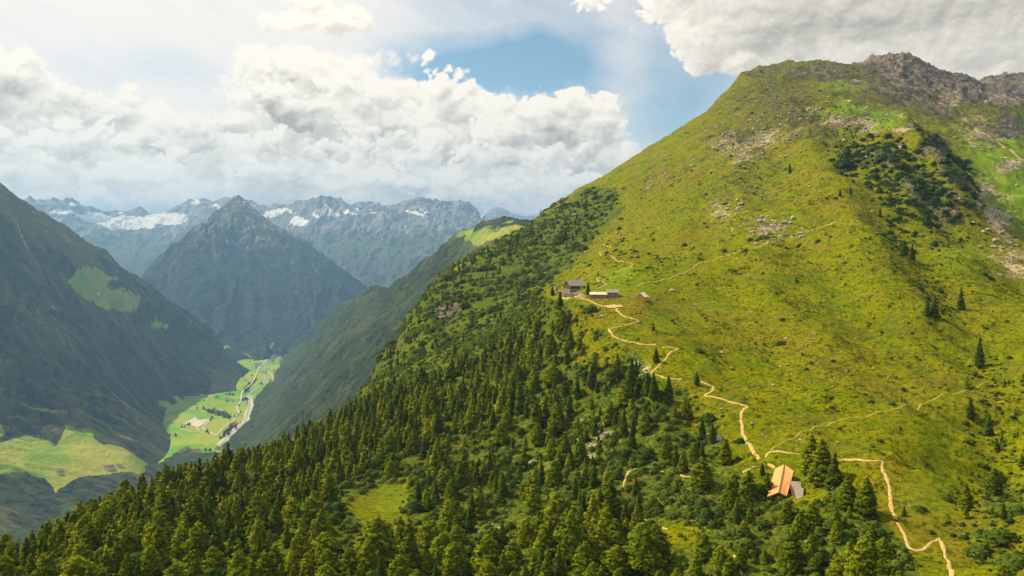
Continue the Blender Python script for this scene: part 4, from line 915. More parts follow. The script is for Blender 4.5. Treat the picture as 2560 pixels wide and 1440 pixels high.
def ribbon(name, pts, width, mt, surf=('hillside',), lift=.2, step=1.3, wob=.6, zfn=None, amp=.35):
    P = [hit(px, py, surf) for px, py in pts]; P = [p for p in P if p]
    S_ = []
    for i in range(len(P) - 1):
        p0 = P[max(i - 1, 0)]; p1, p2 = P[i], P[i + 1]; p3 = P[min(i + 2, len(P) - 1)]
        n = max(1, int((p2 - p1).length / step))
        for k in range(n):
            t = k / n
            a = p1.lerp(p2, t); c = .5 * ((2 * p1) + (p2 - p0) * t + (2 * p0 - 5 * p1 + 4 * p2 - p3) * t * t + (3 * p1 - p0 - 3 * p2 + p3) * t ** 3)
            S_.append(a.lerp(c, .2))
    S_.append(P[-1]); A = np.array([(p.x, p.y) for p in S_])
    s = np.arange(len(A)); off = fbm(s * step / 6.0, s * 0 + len(A), 3, 500 + len(pts)) * amp * width * 1.4
    T = np.gradient(A, axis=0); T /= np.linalg.norm(T, axis=1)[:, None] + 1e-9; Nn = np.stack([-T[:, 1], T[:, 0]], 1)
    A = A + Nn * off[:, None]
    w = width * (1 + wob * fbm(s * step / 3.0, s * 0 + 3, 3, 520 + len(pts)) * 2).clip(.35, 2)
    ks = [-1, -.55, 0, .55, 1]; V = []; E = []
    for k in ks:
        q = A + Nn * (w * .5 * k)[:, None]
        z = zfn(q[:, 0], q[:, 1]) + lift * (1 - .75 * abs(k) ** 3)
        V.append(np.column_stack([q, z])); E.append(np.full(len(A), abs(k) ** 2 * .8))
    V = np.stack(V, 1).reshape(-1, 3); E = np.stack(E, 1).ravel()
    o = new_mesh(name, V, grid_faces(len(A), 5), mt, attrs={'edge': E}); o['kind'] = 'structure'
    PATH_PTS.append(A[::2])
    return o
nz_ = lambda x, y: near.look(x, y)
TRAIL = [
 ([(1400, 742), (1440, 744), (1470, 750), (1500, 764), (1520, 768), (1545, 772), (1540, 776), (1565, 793), (1598, 803), (1560, 815), (1521, 823), (1535, 842), (1562, 852), (1600, 860), (1640, 862)], 1.5),
 ([(1655, 868), (1695, 872), (1672, 886), (1655, 906), (1630, 930), (1628, 935)], 1.7),
 ([(1632, 937), (1665, 946), (1705, 949)], 1.4), ([(1751, 955), (1784, 967), (1780, 978), (1762, 990), (1800, 996), (1840, 1008), (1868, 1017), (1852, 1035), (1854, 1060), (1858, 1085), (1868, 1108), (1885, 1132), (1897, 1150)], 2.0),
 ([(1890, 1166), (1873, 1174), (1856, 1182)], 1.2), ([(1913, 1145), (1920, 1132), (1932, 1129), (1965, 1132), (2000, 1136)], 1.4), ([(2065, 1148), (2110, 1149), (2160, 1152), (2208, 1156), (2206, 1170), (2216, 1196), (2224, 1226), (2228, 1260), (2240, 1300)], 1.6),
 ([(2243, 1308), (2262, 1340), (2272, 1370), (2290, 1378), (2320, 1365), (2348, 1345), (2360, 1375), (2372, 1410), (2378, 1450)], 1.5),
 ([(1590, 1172), (1572, 1180), (1562, 1200), (1558, 1220)], 1.5), ([(1625, 1170), (1660, 1180)], 1.0), ([(1700, 1188), (1738, 1194)], 1.0),
 ([(1590, 1280), (1610, 1298), (1640, 1312), (1670, 1325)], 1.1), ([(1920, 1160), (1938, 1170)], 1.2), ([(1835, 1390), (1845, 1410), (1855, 1440)], 1.2),
 ([(1585, 716), (1610, 708), (1660, 698), (1700, 685), (1730, 672), (1765, 656), (1800, 642), (1850, 627), (1900, 617), (1940, 603)], 1.3),
 ([(2018, 582), (2045, 570), (2070, 562), (2092, 553)], 1.2), ([(1499, 629), (1530, 642), (1560, 656), (1582, 661), (1575, 668), (1540, 680), (1492, 698), (1516, 712), (1490, 722)], 1.5), ([(1510, 610), (1528, 620)], 1.5), ([(1440, 738), (1462, 746)], 2.2)]
for pts, wd in TRAIL: ribbon('path', pts, wd * .60, MAT_TRAIL, zfn=nz_)
ribbon('path', [(1915, 1144), (1935, 1118), (1960, 1104), (2000, 1082), (2040, 1066), (2110, 1048), (2180, 1036), (2250, 1020), (2320, 1005), (2390, 985), (2440, 972), (2470, 955)], .65, MAT_FAINT, zfn=nz_)
ribbon('path', [(1480, 1420), (1500, 1418), (1530, 1415)], .3, MAT_FAINT, zfn=nz_)
ribbon('path', [(2440, 322), (2475, 342), (2510, 368), (2540, 388), (2575, 408)], 7, MAT_TRAIL, zfn=nz_, lift=.6, step=6)
# gravel turning place below the shelters
def sheet(name, poly, mt, surf, zfn, lift, res):
    P = [hit(px, py, surf) for px, py in poly]; P = [(p.x, p.y) for p in P if p]; A = np.array(P)
    x0, y0 = A.min(0); x1, y1 = A.max(0); nx = max(3, int((x1 - x0) / res)); ny = max(3, int((y1 - y0) / res))
    X, Y = np.meshgrid(np.linspace(x0, x1, nx), np.linspace(y0, y1, ny)); Z = zfn(X, Y) + lift
    ins = inpoly(X.ravel(), Y.ravel(), P); Fq = grid_faces(ny, nx); Fq = Fq[ins[Fq].sum(1) >= 3]
    o = new_mesh(name, np.stack([X, Y, Z], 2).reshape(-1, 3), Fq, mt, attrs={'edge': np.zeros(X.size)}); o['kind'] = 'structure'; return o
sheet('gravel_turnaround', [(1503, 765), (1530, 762), (1560, 765), (1555, 770), (1530, 772)], MAT_TRAIL, ('hillside',), nz_, .3, .8)
fz = lambda x, y: np.full_like(np.asarray(x, float), FLOOR_Z)
VF = ('valley_floor',)
def water_mat():
    m, nt = mat('river_water'); g = N(nt); P = g.n('ShaderNodeNewGeometry').outputs['Position']; n = g.noise(P, .08, 4)
    g.out(g.mix(n, (.20, .24, .24), (.36, .38, .36)), .35, g.bump(n, .3, .6), .5); return m
MAT_WATER = water_mat()
ribbon('river_gravel', [(545, 1112), (562, 1100), (580, 1080), (600, 1062), (615, 1050), (620, 1030), (628, 1012), (622, 990)], 34, MAT_GRAVEL, VF, 1.2, 30, .35, fz, .25)
ribbon('river', [(540, 1125), (566, 1096), (583, 1078), (612, 1056), (622, 1020), (624, 992), (622, 986), (640, 972), (655, 960), (663, 945), (661, 924), (664, 912), (675, 900), (700, 892)], 15, MAT_WATER, VF, 2.4, 25, .2, fz, .15)
ribbon('road', [(543, 1088), (560, 1068), (585, 1052), (592, 1040), (598, 1030), (592, 1022), (603, 1000), (604, 985), (612, 972), (628, 960), (637, 945), (644, 928), (650, 915), (664, 905), (675, 890)], 12, MAT_ROAD, VF, 3.4, 25, .05, fz, .02)
ribbon('road', [(528, 1048), (508, 1070), (530, 1085), (545, 1090)], 11, MAT_ROAD, VF, 3.0, 20, .05, fz, .02)
ribbon('road', [(490, 1068), (500, 1080), (480, 1080), (450, 1072)], 9, MAT_ROAD, VF, 3.0, 20, .05, fz, .02)
ribbon('road', [(668, 926), (690, 922), (720, 912), (740, 895)], 12, MAT_ROAD, VF, 3.0, 25, .05, fz, .02)
ribbon('road', [(672, 928), (684, 945), (680, 955)], 10, MAT_ROAD, VF, 4.0, 25, .05, fz, .02)
sheet('gravel_yard', [(455, 1060), (475, 1048), (485, 1045), (490, 1040), (496, 1050), (528, 1047), (505, 1066), (492, 1070), (475, 1062)], MAT_GRAVEL, VF, fz, 1.6, 8)
# hazy scree chutes are in the slopes themselves

# ---- shrubs, now that the trails are known
PP = np.concatenate(PATH_PTS[:21])
X, Y, Z, PX, PY = SHRUBS
def clear_of_paths(X, Y, d):
    k = np.ones(len(X), bool)
    for i in range(0, len(X), 2000):
        dd = np.hypot(X[i:i + 2000, None] - PP[None, :, 0], Y[i:i + 2000, None] - PP[None, :, 1]).min(1); k[i:i + 2000] = dd > d
    return k
k = clear_of_paths(X, Y, 1.8); X, Y, Z, PX, PY = X[k], Y[k], Z[k], PX[k], PY[k]
r = np.random.default_rng(8); n = len(X); R_ = np.hypot(X, Y)
wooded = inpoly(PX, PY, SCRUB_POLY) | inpoly(PX, PY, STEEP)
scr = blobs(PX, PY, [(2270, 450, 230, 170, 2)]) > .4
size = r.lognormal(.0, .40, n) * np.where(wooded, 1.25, .6) * np.where(scr, 2.0, 1) * np.where(R_ > 620, 1.7, 1.0)
ht = size * r.uniform(.8, 1.3, n)
near_sh = (PY > 1050)
tone = r.normal(-.05, .22, n) - np.where(wooded, 0, .42) - np.where(scr, .15, 0) + np.where(R_ > 560, .06, 0) * wooded
print('shrubs', n)
join_copies('shrubbery', SH, r.integers(0, 5, n), np.column_stack([X, Y, Z - .1]), r.random(n) * 6.28, size * 1.15, ht, tone, MAT_SHRUB)

X, Y, Z, PX, PY = [np.concatenate([TUFTS[0][i], TUFTS[1][i]]) for i in range(5)]
k = clear_of_paths(X, Y, 1.2); X, Y, Z, PX, PY = X[k], Y[k], Z[k], PX[k], PY[k]; n = len(X); print('tufts', n)
TF = [crown_arrays(140 + i, 1.0, .9, .0, 7, 3, .52, .5, .25, .25, False, .6) for i in range(6)]
s_ = r.lognormal(-.62, .35, n) * np.where(np.hypot(X, Y) > 560, 1.6, 1.0); dark = fbm(X * .06, Y * .06, 3, 440)
join_copies('grass_tufts', TF, r.integers(0, 6, n), np.column_stack([X, Y, Z - .08]), r.random(n) * 6.28, s_ * 1.1, s_ * .8, r.normal(0, .25, n) - sm(-.1, .3, dark) * .5, MAT_TUFT)

# individual broad bushes around the lodge and the lower right corner
bush_mesh = []
for i in range(3):
    V, Fq, tn, ns = SHB[i]; o = new_mesh('bush_foliage', V, Fq, MAT_SHRUB, smooth=False, attrs={'tone': tn, 'lean': ns}); bush_mesh.append(o.data); OB.remove(o)
BUSH = [(2365, 1250, 2.6, 'rounded bush on the grass right of the descending trail'), (2300, 1275, 2.0, 'low dark bush beside the tiny tree right of the trail'), (2490, 1200, 4.0, 'large bush at the upper end of the right edge thicket'), (2540, 1290, 4.2, 'large bush touching the right frame edge, middle of the thicket'), (2500, 1350, 4.0, 'light bush inside the right edge thicket'), (2450, 1385, 3.4, 'bush at the left foot of the right edge thicket'),
        (2540, 1420, 4.0, 'lowest bush in the bottom right corner'), (1850, 1340, 3.6, 'broad light bush below the flat brown boulder'), (1730, 1255, 3.6, 'spreading bush in the scrub left of the lodge'), (1790, 1290, 3.8, 'spreading bush lower in the scrub left of the lodge'), (1660, 1220, 3.2, 'bush above the curved path end left of the lodge'), (2075, 1320, 3.6, 'pale green bush in front of the grey annex'), (2120, 1350, 3.6, 'round bush between the annex and the descending trail'),
        (2230, 1010, 1.6, 'small dark bush under the faint cross trail'), (1950, 860, 2.6, 'dark bush cluster in the middle of the grass slope'), (1745, 880, 3.0, 'dark bush beside the switchback trail junction'), (1480, 1180, 3.0, 'pale bush among rocks in the mid opening'), (1010, 1165, 2.4, 'low bush at the upper edge of the grassy clearing')]
for i, (px, py, s_, lb) in enumerate(BUSH):
    p = hit(px, py)
    e = empty('bush', (p.x, p.y, p.z - .2), i * 1.3, (s_, s_, s_ * .8)); o = bpy.data.objects.new('foliage', bush_mesh[i % 3]); COL.objects.link(o); o.parent = e
    tv, tf = trunk_arrays(i, .8, .9, .1, 5); t_ = new_mesh('stem', tv, tf, MAT_BARK, parent=e)
    tag(e, lb, 'bush', 'broad bushes on the near slope')

# ---------------------------------------------------------------- boulders and rubble
def rock_mat(name, a, b, c_):
    m, nt = mat(name); g = N(nt); P = g.n('ShaderNodeTexCoord').outputs['Object']
    n = g.noise(P, 2.5, 8, .7); n2 = g.noise(P, .8, 3); oi = g.n('ShaderNodeObjectInfo').outputs['Random']
    c = g.mix(g.ramp(n, .3, .7), a, b); c = g.mix(g.m('MULTIPLY', g.ramp(n2, .5, .7), .6), c, c_)
    g.out(c, .9, g.bump(n, .8, .25)); return m
MAT_ROCK = rock_mat('weathered_gneiss', (.20, .17, .135), (.50, .45, .37), (.16, .15, .06))
MAT_BROWN = rock_mat('brown_slab', (.15, .10, .085), (.28, .21, .18), (.12, .10, .09))
import bmesh
def rock_arr(seed, sub=2):
    bm = bmesh.new(); bmesh.ops.create_icosphere(bm, subdivisions=sub, radius=1); V = np.array([v.co[:] for v in bm.verts]); Fc = np.array([[v.index for v in f.verts] for f in bm.faces]); bm.free()
    r = np.random.default_rng(seed)
    for _ in range(9):                                   # cleave flat facets
        nrm = r.normal(size=3); nrm /= np.linalg.norm(nrm); d = r.uniform(.45, .8); k = V @ nrm - d; V = V - np.clip(k, 0, None)[:, None] * nrm
    V = V * (1 + fbm(V[:, 0] * 2 + seed, V[:, 1] * 2 + V[:, 2] * 1.7, 3, seed)[:, None] * .22)
    V *= np.array([1.15, .85, .62]); return V, Fc
rocks = [rock_arr(600 + i, 3) for i in range(6)]
rk_data = []
for V, Fc in rocks:
    o = new_mesh('boulder', V, Fc, MAT_ROCK, smooth=False); rk_data.append(o.data); OB.remove(o)
BOULD = [(1680, 728, 2.2, 'largest pale boulder on the grass right of the small orange walled hut'), (1740, 762, 1.4, 'pale boulder farther right of the small hut, alone on grass'), (1633, 816, 1.1, 'pale boulder under the tiny dark spruce'), (1505, 792, 1.5, 'boulder left of the switchback below the gravel turning place'), (1540, 804, .9, 'small boulder just inside the first switchback'), (1650, 759, .7, 'small white stone below the largest pale boulder'), (1570, 757, .7, 'small white stone in front of the low shelters'),
         (2000, 1101, .8, 'white stone above the trio, at the left of the short row'), (1992, 1106, .6, 'lowest white stone of the short row above the trio'), (2034, 1093, .7, 'white stone at the right end of the short row above the trio'), (2043, 1066, .6, 'pale stone on the faint trail above the trio'), (2094, 1107, .6, 'lone white stone right of the short stone row'), (1881, 1059, .9, 'flat white stone right of the widest trail section'), (1906, 1086, .6, 'narrow white stone right of the lower trail section'), (1934, 963, .9, 'pale boulder alone on the middle grass slope'),
         (2183, 921, .8, 'white stone high on the right grass slope'), (2272, 1265, .5, 'white stone beside the tiny tree right of the trail'), (2220, 944, .6, 'small pale stone right of the high white one'), (1590, 912, 2.2, 'pale rock outcrop, upper block beside the trail in mid slope'), (1604, 940, 1.6, 'pale rock outcrop, lower block beside the trail in mid slope'), (1798, 1100, 1.8, 'grey boulder on grass left of the widest trail section'), (1785, 1092, 1.2, 'smaller grey boulder above the one left of the widest trail'), (1712, 1022, 1.8, 'grey boulder in scrub left of the mid trail'),
         (2247, 1030, .5, 'small stone on the faint cross trail'), (1870, 690, 1.0, 'pale stone on grass right of the long diagonal trail'), (2050, 632, 1.1, 'pale stone on the shoulder above the long diagonal trail'), (2035, 615, .8, 'small stone above the shoulder stone'), (1590, 640, 1.2, 'pale stone above the upper hut zigzag'), (1650, 602, 1.5, 'pale pair-like boulder on grass above the zigzag')]
def boulder(px, py, s_, lb, i, grp):
    p = hit(px, py)
    if not p: return
    o = bpy.data.objects.new('boulder', rk_data[i % 6]); COL.objects.link(o); o.location = (p.x, p.y, p.z + s_ * .12); o.rotation_euler = (RNG.uniform(-.2, .2), RNG.uniform(-.2, .2), RNG.random() * 6.28); o.scale = (s_, s_, s_ * RNG.uniform(.8, 1.2))
    tag(o, lb, 'boulder', grp)
for i, (px, py, s_, lb) in enumerate(BOULD): boulder(px, py, s_, lb, i, 'pale boulders on the near slope')
FIELDS = [('in the pale boulder field below the dark shoulder', 1880, 2010, 535, 610, 26), ('on the upper left shoulder', 1790, 1870, 500, 560, 14), ('below the summit scree band', 1880, 2000, 320, 400, 18), ('on the brow left of the summit scree', 1790, 1880, 340, 430, 12), ('on the open grass in mid slope', 1700, 2150, 640, 1000, 22), ('in the rocky opening of the lower wood', 1180, 1300, 1300, 1380, 14), ('in the rocky gap of the mid-slope wood', 1440, 1560, 1050, 1130, 14), ('in the right-hand scree tongue', 2450, 2550, 460, 680, 18)]
for nm, x0, x1, y0, y1, n in FIELDS:
    q = sorted((RNG.uniform(x0, x1), RNG.uniform(y0, y1)) for _ in range(n))
    for i, (px, py) in enumerate(q):
        boulder(px, py, RNG.uniform(.7, 1.6) * (2.0 if py < 640 else .8), f"pale boulder {nm}, {ordinal(i + 1)} from the left", i + 1, 'pale boulders on the near slope')
def rub_d(PX, PY, X, Y):
    n = fbm(X * .05, Y * .05, 4, 610)
    s_ = np.clip(blobs(PX, PY, SCREE), 0, 1); rk = np.clip(blobs(PX, PY, ROCKY), 0, 1)
    return np.clip(s_ * 1.0 * sm(-.25, .2, n) + rk * .6 * sm(-.15, .3, n) + .004 + .02 * sm(700, 560, PY) * sm(-.1, .2, n), 0, .8)
b1 = scatter(-200, 330, 150, 640, 2.2, rub_d, 15); b2 = scatter(-100, 900, 640, 1300, 3.4, rub_d, 16); b3 = scatter(-50, 1700, 1000, 2700, 8.5, rub_d, 17)
X, Y, Z = [np.concatenate([b1[i], b2[i], b3[i]]) for i in range(3)]; r = np.random.default_rng(19); n = len(X); R_ = np.hypot(X, Y)
k = ~(np.hypot(X - world(1950, 1215, 262)[0], Y - world(1950, 1215, 262)[1]) < 9); X, Y, Z, R_ = X[k], Y[k], Z[k], R_[k]; n = len(X)
small = [(lambda a: (a[0], a[1], np.zeros(len(a[0])), np.zeros((len(a[0]), 3))))(rock_arr(620 + i, 1)) for i in range(4)]
print('rubble', n)
s_ = r.lognormal(-.6, .5, n) * np.where(R_ > 640, 1.7, 1.0) * np.where(R_ > 1100, 1.8, 1)
join_copies('rubble', small, r.integers(0, 4, n), np.column_stack([X, Y, Z + .05]), r.random(n) * 6.28, s_, s_, np.zeros(n), MAT_ROCK)
p = hit(1898, 1246); V, Fc = rock_arr(777, 3); V = V * np.array([2.4, 1.7, 1.5]) + np.array([0, 0, .7])
o = new_mesh('boulder', V, Fc, MAT_BROWN, smooth=False); o.location = p; tag(o, 'large flat purple-brown boulder at the left corner of the lodge', 'boulder')

# ---------------------------------------------------------------- houses
def plain(name, a, b, sc=3, stretch=(1, 1, 1), rough=.85, bd=.05):
    m, nt = mat(name); g = N(nt); P = g.scale(g.n('ShaderNodeTexCoord').outputs['Object'], stretch)
    n = g.noise(P, sc, 6, .7); g.out(g.mix(g.ramp(n, .3, .7), a, b), rough, g.bump(n, .5, bd)); return m
MAT_SHINGLE = plain('orange_shingle', (.58, .25, .085), (.76, .37, .15), 1.6, (1, 1, 1))
MAT_GREYROOF = plain('weathered_grey_shingle', (.20, .165, .15), (.29, .24, .215), 2.2)
MAT_WOOD = plain('dark_larch_boards', (.07, .04, .025), (.15, .09, .05), 4, (6, 6, .5))
MAT_STONEWALL = plain('rubble_masonry', (.12, .095, .08), (.34, .28, .23), 3.5, (1, 1, 1.6), .9, .12)
MAT_STONEROOF = plain('pale_stone_slabs', (.20, .17, .15), (.36, .31, .27), 2.5)
MAT_CREAMROOF = plain('lichen_cream_slabs', (.48, .42, .26), (.66, .60, .42), 2.5)
MAT_ORANGEWALL = plain('orange_boards', (.55, .22, .03), (.78, .36, .06), 3, (5, 5, .5))
MAT_GLASS = plain('dark_window_glass', (.02, .025, .03), (.05, .06, .07), 2, rough=.2)
MAT_WHITE = plain('white_plaster', (.62, .59, .54), (.78, .75, .70), 1.5)
MAT_REDROOF = plain('brown_tile', (.16, .08, .055), (.26, .14, .10), 2)
def poly_mesh(name, verts, faces, mt, parent=None):
    me = bpy.data.meshes.new(name); me.from_pydata([tuple(v) for v in verts], [], faces); me.update(); me.materials.append(mt)
    o = bpy.data.objects.new(name, me); COL.objects.link(o); o.parent = parent; return o
def slab(name, top, thick, mt, parent, faces=None):
    """closed sheet from an outline (list of 3D points), thickened downwards"""
    n = len(top); V = [tuple(v) for v in top] + [(v[0], v[1], v[2] - thick) for v in top]
    F_ = faces or [tuple(range(n))]
    fs = list(F_) + [tuple(i + n for i in reversed(f)) for f in F_]
    edges = {}
    for f in F_:
        for a, b in zip(f, f[1:] + f[:1]): edges[(a, b)] = 1
    for (a, b) in list(edges):
        if (b, a) not in edges: fs.append((b, a, a + n, b + n))
    return poly_mesh(name, V, fs, mt, parent)
def box(name, x0, x1, y0, y1, z0, z1, mt, parent):
    V = [(x, y, z) for z in (z0, z1) for y in (y0, y1) for x in (x0, x1)]
    return poly_mesh(name, V, [(0, 2, 3, 1), (4, 5, 7, 6), (0, 1, 5, 4), (1, 3, 7, 5), (3, 2, 6, 7), (2, 0, 4, 6)], mt, parent)
def wall_under(name, pts, inset, drop, mt, parent):
    """walls standing under a roof outline, each top following the roof"""
    A = np.array(pts, float); c = A.mean(0); B = c + (A - c) * inset; n = len(B)
    V = [(b[0], b[1], b[2] - .28) for b in B] + [(b[0], b[1], drop(b)) for b in B]
    return poly_mesh(name, V, [tuple(range(n))] + [(i, i + n, (i + 1) % n + n, (i + 1) % n) for i in range(n)], mt, parent)
def pt(px, py, r): return Vector(world(px, py, r))
# the lodge: one folded orange roof falling towards the valley, and its grey-roofed annex
def lodge_house():
    A = [pt(1938, 1171, 274), pt(1961, 1166, 274.5), pt(1984, 1177, 272), pt(1967, 1240, 261), pt(1947, 1235, 261), pt(1918, 1241, 260.5)]
    base = sum(A, Vector()) / len(A); base.z = min(a.z for a in A) - 3
    e = empty('lodge', base); tag(e, 'lodge with a large folded orange shingle roof beside the trail fork', 'house')
    L = [a - base for a in A]
    # lift the fold a little above the plane of its neighbours
    L[1].z += .6; L[4].z += .6
    roof = slab('roof', L, .28, MAT_SHINGLE, e, [(0, 5, 4, 1), (1, 4, 3, 2)])
    poly = [L[0], L[5], L[4], L[3], L[2], L[1]]
    wall_under('wall', poly, .90, lambda b: b[2] - 4.4, MAT_WOOD, e)
    d = (L[4] - L[1]); n = Vector((d.y, -d.x, 0)).normalized() * .16
    V = [L[1] + n, L[1] - n, L[4] - n, L[4] + n]; slab('ridge_cap', [v + Vector((0, 0, .12)) for v in V], .09, MAT_REDROOF, roof)
    q = L[0].lerp(L[5], .55).lerp(L[4], .15); box('chimney', q.x - .28, q.x + .28, q.y - .28, q.y + .28, q.z - .5, q.z + .9, MAT_STONEWALL, roof)
    for a0, a1 in ((L[5], L[4]), (L[4], L[3])):
        dirv = (a1 - a0); dirv.z = 0; dirv.normalize(); nv = Vector((dirv.y, -dirv.x, 0))
        for t in (.35, .7):
            c = a0.lerp(a1, t) * .905; c.z = min(a0.z, a1.z) - 1.7; w_ = [c - dirv * .4 - nv * .1, c + dirv * .4 - nv * .1, c + dirv * .4 + nv * .12, c - dirv * .4 + nv * .12]
            poly_mesh('window', w_ + [v + Vector((0, 0, .9)) for v in w_], [(3, 2, 1, 0), (4, 5, 6, 7), (0, 1, 5, 4), (1, 2, 6, 5), (2, 3, 7, 6), (3, 0, 4, 7)], MAT_GLASS, e)
    return e
lodge_house()
def annex_house():
    A = [pt(1972, 1202, 266), pt(2002, 1204.5, 266), pt(2002, 1216, 263), pt(2009, 1222, 261.5), pt(2007, 1250, 254.5), pt(1990, 1246, 255.5), pt(1986, 1226, 260), pt(1980, 1213, 263)]
    base = sum(A, Vector()) / len(A); base.z = min(a.z for a in A) - 3
    e = empty('annex', base); tag(e, 'L-shaped annex with a flat grey roof joined to the right of the lodge', 'house')
    L = [a - base for a in A]
    slab('roof', L, .22, MAT_GREYROOF, e, [(0, 7, 6, 5, 4, 3, 2, 1)])
    wall_under('wall', [L[i] for i in (0, 7, 6, 5, 4, 3, 2, 1)], .9, lambda b: b[2] - 4.2, MAT_WOOD, e)
    c = L[4].lerp(L[5], .5); box('door', c.x - .45, c.x + .45, c.y + .1, c.y + .5, c.z - 2.6, c.z - .5, MAT_GLASS, e)
annex_house()
def gable_house(name, loc, rz, lx, ly, hw, hr, mr, mw, label, cat, grp=None, over=.4, gable_mat=None, win=0, plinth=None, base_drop=1.5):
    e = empty(name, loc, rz); tag(e, label, cat, grp)
    x, y = lx / 2, ly / 2; o = over
    V = [(-x, -y, -base_drop), (x, -y, -base_drop), (x, y, -base_drop), (-x, y, -base_drop), (-x, -y, hw), (x, -y, hw), (x, y, hw), (-x, y, hw), (-x, 0, hw + hr - .12), (x, 0, hw + hr - .12)]
    w = poly_mesh('wall', V, [(0, 1, 5, 4), (2, 3, 7, 6), (1, 2, 6, 9, 5), (3, 0, 4, 8, 7), (4, 5, 9, 8), (6, 7, 8, 9)], mw, e)
    if gable_mat:
        w.data.materials.append(gable_mat); w.data.polygons[2].material_index = 1
    k = o * hr / y
    top = [(-x - o, -y - o, hw - k + .14), (x + o, -y - o, hw - k + .14), (x + o, 0, hw + hr + .14), (-x - o, 0, hw + hr + .14), (x + o, y + o, hw - k + .14), (-x - o, y + o, hw - k + .14)]
    rf = slab('roof', top, .24, mr, e, [(0, 1, 2, 3), (3, 2, 4, 5)])
    for i in range(win):
        cx = -x + lx * (i + .5) / win
        wn = box('window', cx - .35, cx + .35, -y - .05, -y + .1, hw * .42, hw * .78, MAT_GLASS, e)
    return e, rf
def ground(px, py, names=('hillside',)):
    p = hit(px, py, names); return p
# stone barn on its walled terrace
p = ground(1436, 727)
e, rf = gable_house('stone_barn', (p.x, p.y, p.z + .9), math.radians(27), 10.5, 7.5, 2.5, 3.0, MAT_STONEROOF, MAT_WOOD, 'stone barn with a grey slab gable roof above rubble walls', 'barn', win=3, base_drop=4)
box('door', 4.0, 4.9, -3.95, -3.85, -.2, 1.9, MAT_GLASS, e)
box('boarding', 1.6, 5.2, -3.85, -3.6, .5, 2.2, MAT_ORANGEWALL, e)
box('plinth', -5.6, 5.45, -3.95, 3.9, -4, .5, MAT_STONEWALL, e)
box('chimney', 1.2, 1.8, .3, .9, 4.2, 6.3, MAT_STONEWALL, rf)
def dry_wall(pts, h, w, label, seed):
    P = [ground(*q) for q in pts]; r = np.random.default_rng(seed); base = P[0].copy(); VV, FF = [], []; b = 0
    for i in range(len(P) - 1):
        L = (P[i + 1] - P[i]).length; n = int(L / .55) + 1
        for k in range(n):
            c = P[i].lerp(P[i + 1], k / n)
            for lv in range(int(h / .45)):
                V, Fc = rock_arr(seed * 50 + (b * 7) % 11, 1); s = r.uniform(.30, .46); c2 = np.array([c.x - base.x + r.uniform(-w, w) * .5, c.y - base.y + r.uniform(-w, w) * .5, c.z - base.z + lv * .42 + r.uniform(-.05, .05)])
                VV.append(V * np.array([s, s, s * 1.1]) + c2); FF.append(Fc + b); b += len(V)
    o = new_mesh('drystone_wall', np.concatenate(VV), np.concatenate(FF), MAT_STONEWALL, smooth=False); o.location = base; tag(o, label, 'wall'); return o
dry_wall([(1392, 733), (1410, 738), (1432, 741), (1447, 738)], 2.2, .6, 'rubble retaining wall along the front of the stone barn', 3)
dry_wall([(1390, 728), (1392, 722), (1404, 716)], 2.4, .6, 'higher stone wall stub at the left corner of the barn', 5)
dry_wall([(1447, 738), (1470, 744), (1520, 747), (1590, 749), (1622, 751)], .5, .3, 'long low stone edging running from the barn to the small hut', 4)
p = ground(1496, 742)
e, rf = gable_house('low_shelter', (p.x, p.y, p.z), math.radians(-6), 9.2, 4.4, 1.5, 1.1, MAT_CREAMROOF, MAT_STONEWALL, 'long low shelter with a cream slab roof and dark stone wall', 'shelter', win=2)
p = ground(1530, 741)
e, rf = gable_house('low_shelter', (p.x, p.y, p.z + .2), math.radians(4), 6.2, 4.6, 2.2, 1.4, MAT_STONEROOF, MAT_STONEWALL, 'shorter grey roofed shelter behind the cream roofed one', 'shelter', win=2)
p = ground(1605, 748)
e, rf = gable_house('small_hut', (p.x, p.y, p.z), math.radians(58), 5.0, 4.6, 1.7, 1.9, MAT_WHITE, MAT_ORANGEWALL, 'small hut with bright orange wall and whitish roof beyond the shelters', 'hut', win=1, over=.5)
box('door', 2.48, 2.6, -.5, .5, 0, 1.5, MAT_GLASS, e)

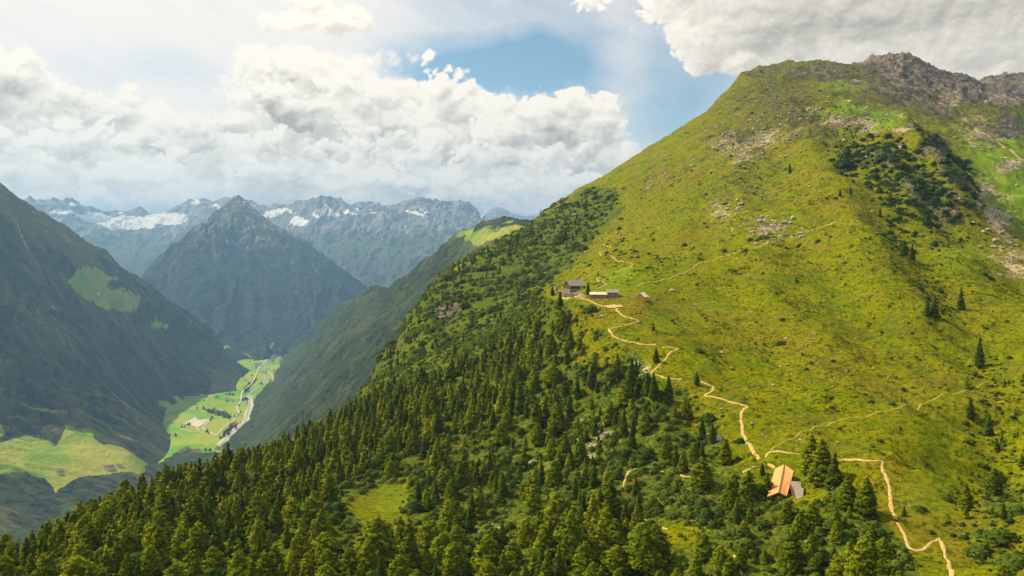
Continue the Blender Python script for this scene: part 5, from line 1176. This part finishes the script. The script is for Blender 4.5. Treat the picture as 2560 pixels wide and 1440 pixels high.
# chalets on the valley floor
r = random.Random(11); VIL = []
for (cx, cy, sx_, sy_, n, nm) in [(704, 898, 28, 12, 34, 'village at the head of the green valley'), (646, 915, 10, 8, 6, 'hamlet where road and river part'), (572, 1001, 10, 4, 5, 'farm in the middle of the flat meadow'), (520, 1000, 40, 14, 3, 'meadow edge under the left slope'), (590, 1062, 12, 4, 3, 'river bend below the yard'), (672, 942, 20, 14, 4, 'right river bank'), (470, 1128, 30, 4, 5, 'near end of the valley meadow'), (560, 1120, 20, 4, 3, 'wide gravel of the river')]:
    q = sorted((cx + r.uniform(-sx_, sx_), cy + r.uniform(-sy_, sy_)) for _ in range(n))
    for i, (px, py) in enumerate(q):
        a, t = azt(px, py); rr = (FLOOR_Z - CZ) / t; VIL.append((float(rr * np.sin(a)), float(rr * np.cos(a)), FLOOR_Z, nm, i, px))
for (px, py, nm, i) in [(268, 1170, 'lower left pasture', 0), (276, 1172, 'lower left pasture', 1), (298, 1166, 'lower left pasture', 2), (150, 1185, 'lower left pasture', -1), (246, 735, 'high meadow of the left mountain', 0)]:
    p = hit(px, py, ('left_mountain',))
    if p: VIL.append((p.x, p.y, p.z, nm, i + 1 if nm.startswith('lower') else 0, px))
proto = None; cnt = {}
for (x, y, z, nm, i, px) in VIL:
    sc = r.uniform(.85, 1.4) * (1.3 if 'village' in nm else 1); lb = f"tiny chalet in the {nm}, {ordinal(i + 1)} from the left" if not nm.startswith(('meadow', 'river bend', 'wide', 'near', 'right', 'lower', 'high')) else f"tiny chalet on the {nm}, {ordinal(i + 1)} from the left"
    if nm.startswith('high'): lb = 'lone tiny barn on the high meadow of the left mountain'
    if proto is None:
        proto = gable_house('chalet', (x, y, z), r.random() * 3, 17, 12, 6.5, 4, MAT_REDROOF, MAT_WHITE, lb, 'house', 'chalets down in the valley', over=1.2, base_drop=6)[0]; proto.scale = (sc, sc, sc); kids = [o for o in COL.objects if o.parent is proto]
    else:
        e = proto.copy(); COL.objects.link(e); e.location = (x, y, z); e.rotation_euler = (0, 0, r.random() * 3); e.scale = (sc, sc, sc); e['label'] = lb
        for k_ in kids: c_ = k_.copy(); COL.objects.link(c_); c_.parent = e
# clumps of trees on the valley floor meadows
T_ = []
for _ in range(2600):
    px = r.uniform(395, 745); py = r.uniform(880, 1140); x, y = unproj_flat(px, py, FLOOR_Z - CZ); T_.append((float(x), float(y), px, py))
T_ = np.array(T_); qn = fbm(T_[:, 0] / 90, T_[:, 1] / 90, 3, 700)
kk = (qn > .36) | (inpoly(T_[:, 2], T_[:, 3], WOODS_V[3]) | inpoly(T_[:, 2], T_[:, 3], WOODS_V[4]) | inpoly(T_[:, 2], T_[:, 3], WOODS_V[5]))
T_ = T_[kk]; n = len(T_); rg = np.random.default_rng(4); hh = rg.uniform(1.0, 2.0, n)
join_copies('valley_wood', [LOD[('spruce', 0)], LOD[('pine', 1)]], rg.integers(0, 2, n), np.column_stack([T_[:, 0], T_[:, 1], np.full(n, FLOOR_Z)]), rg.random(n) * 6, hh * 1.4, hh, np.full(n, -.3), MAT_SPRUCE)
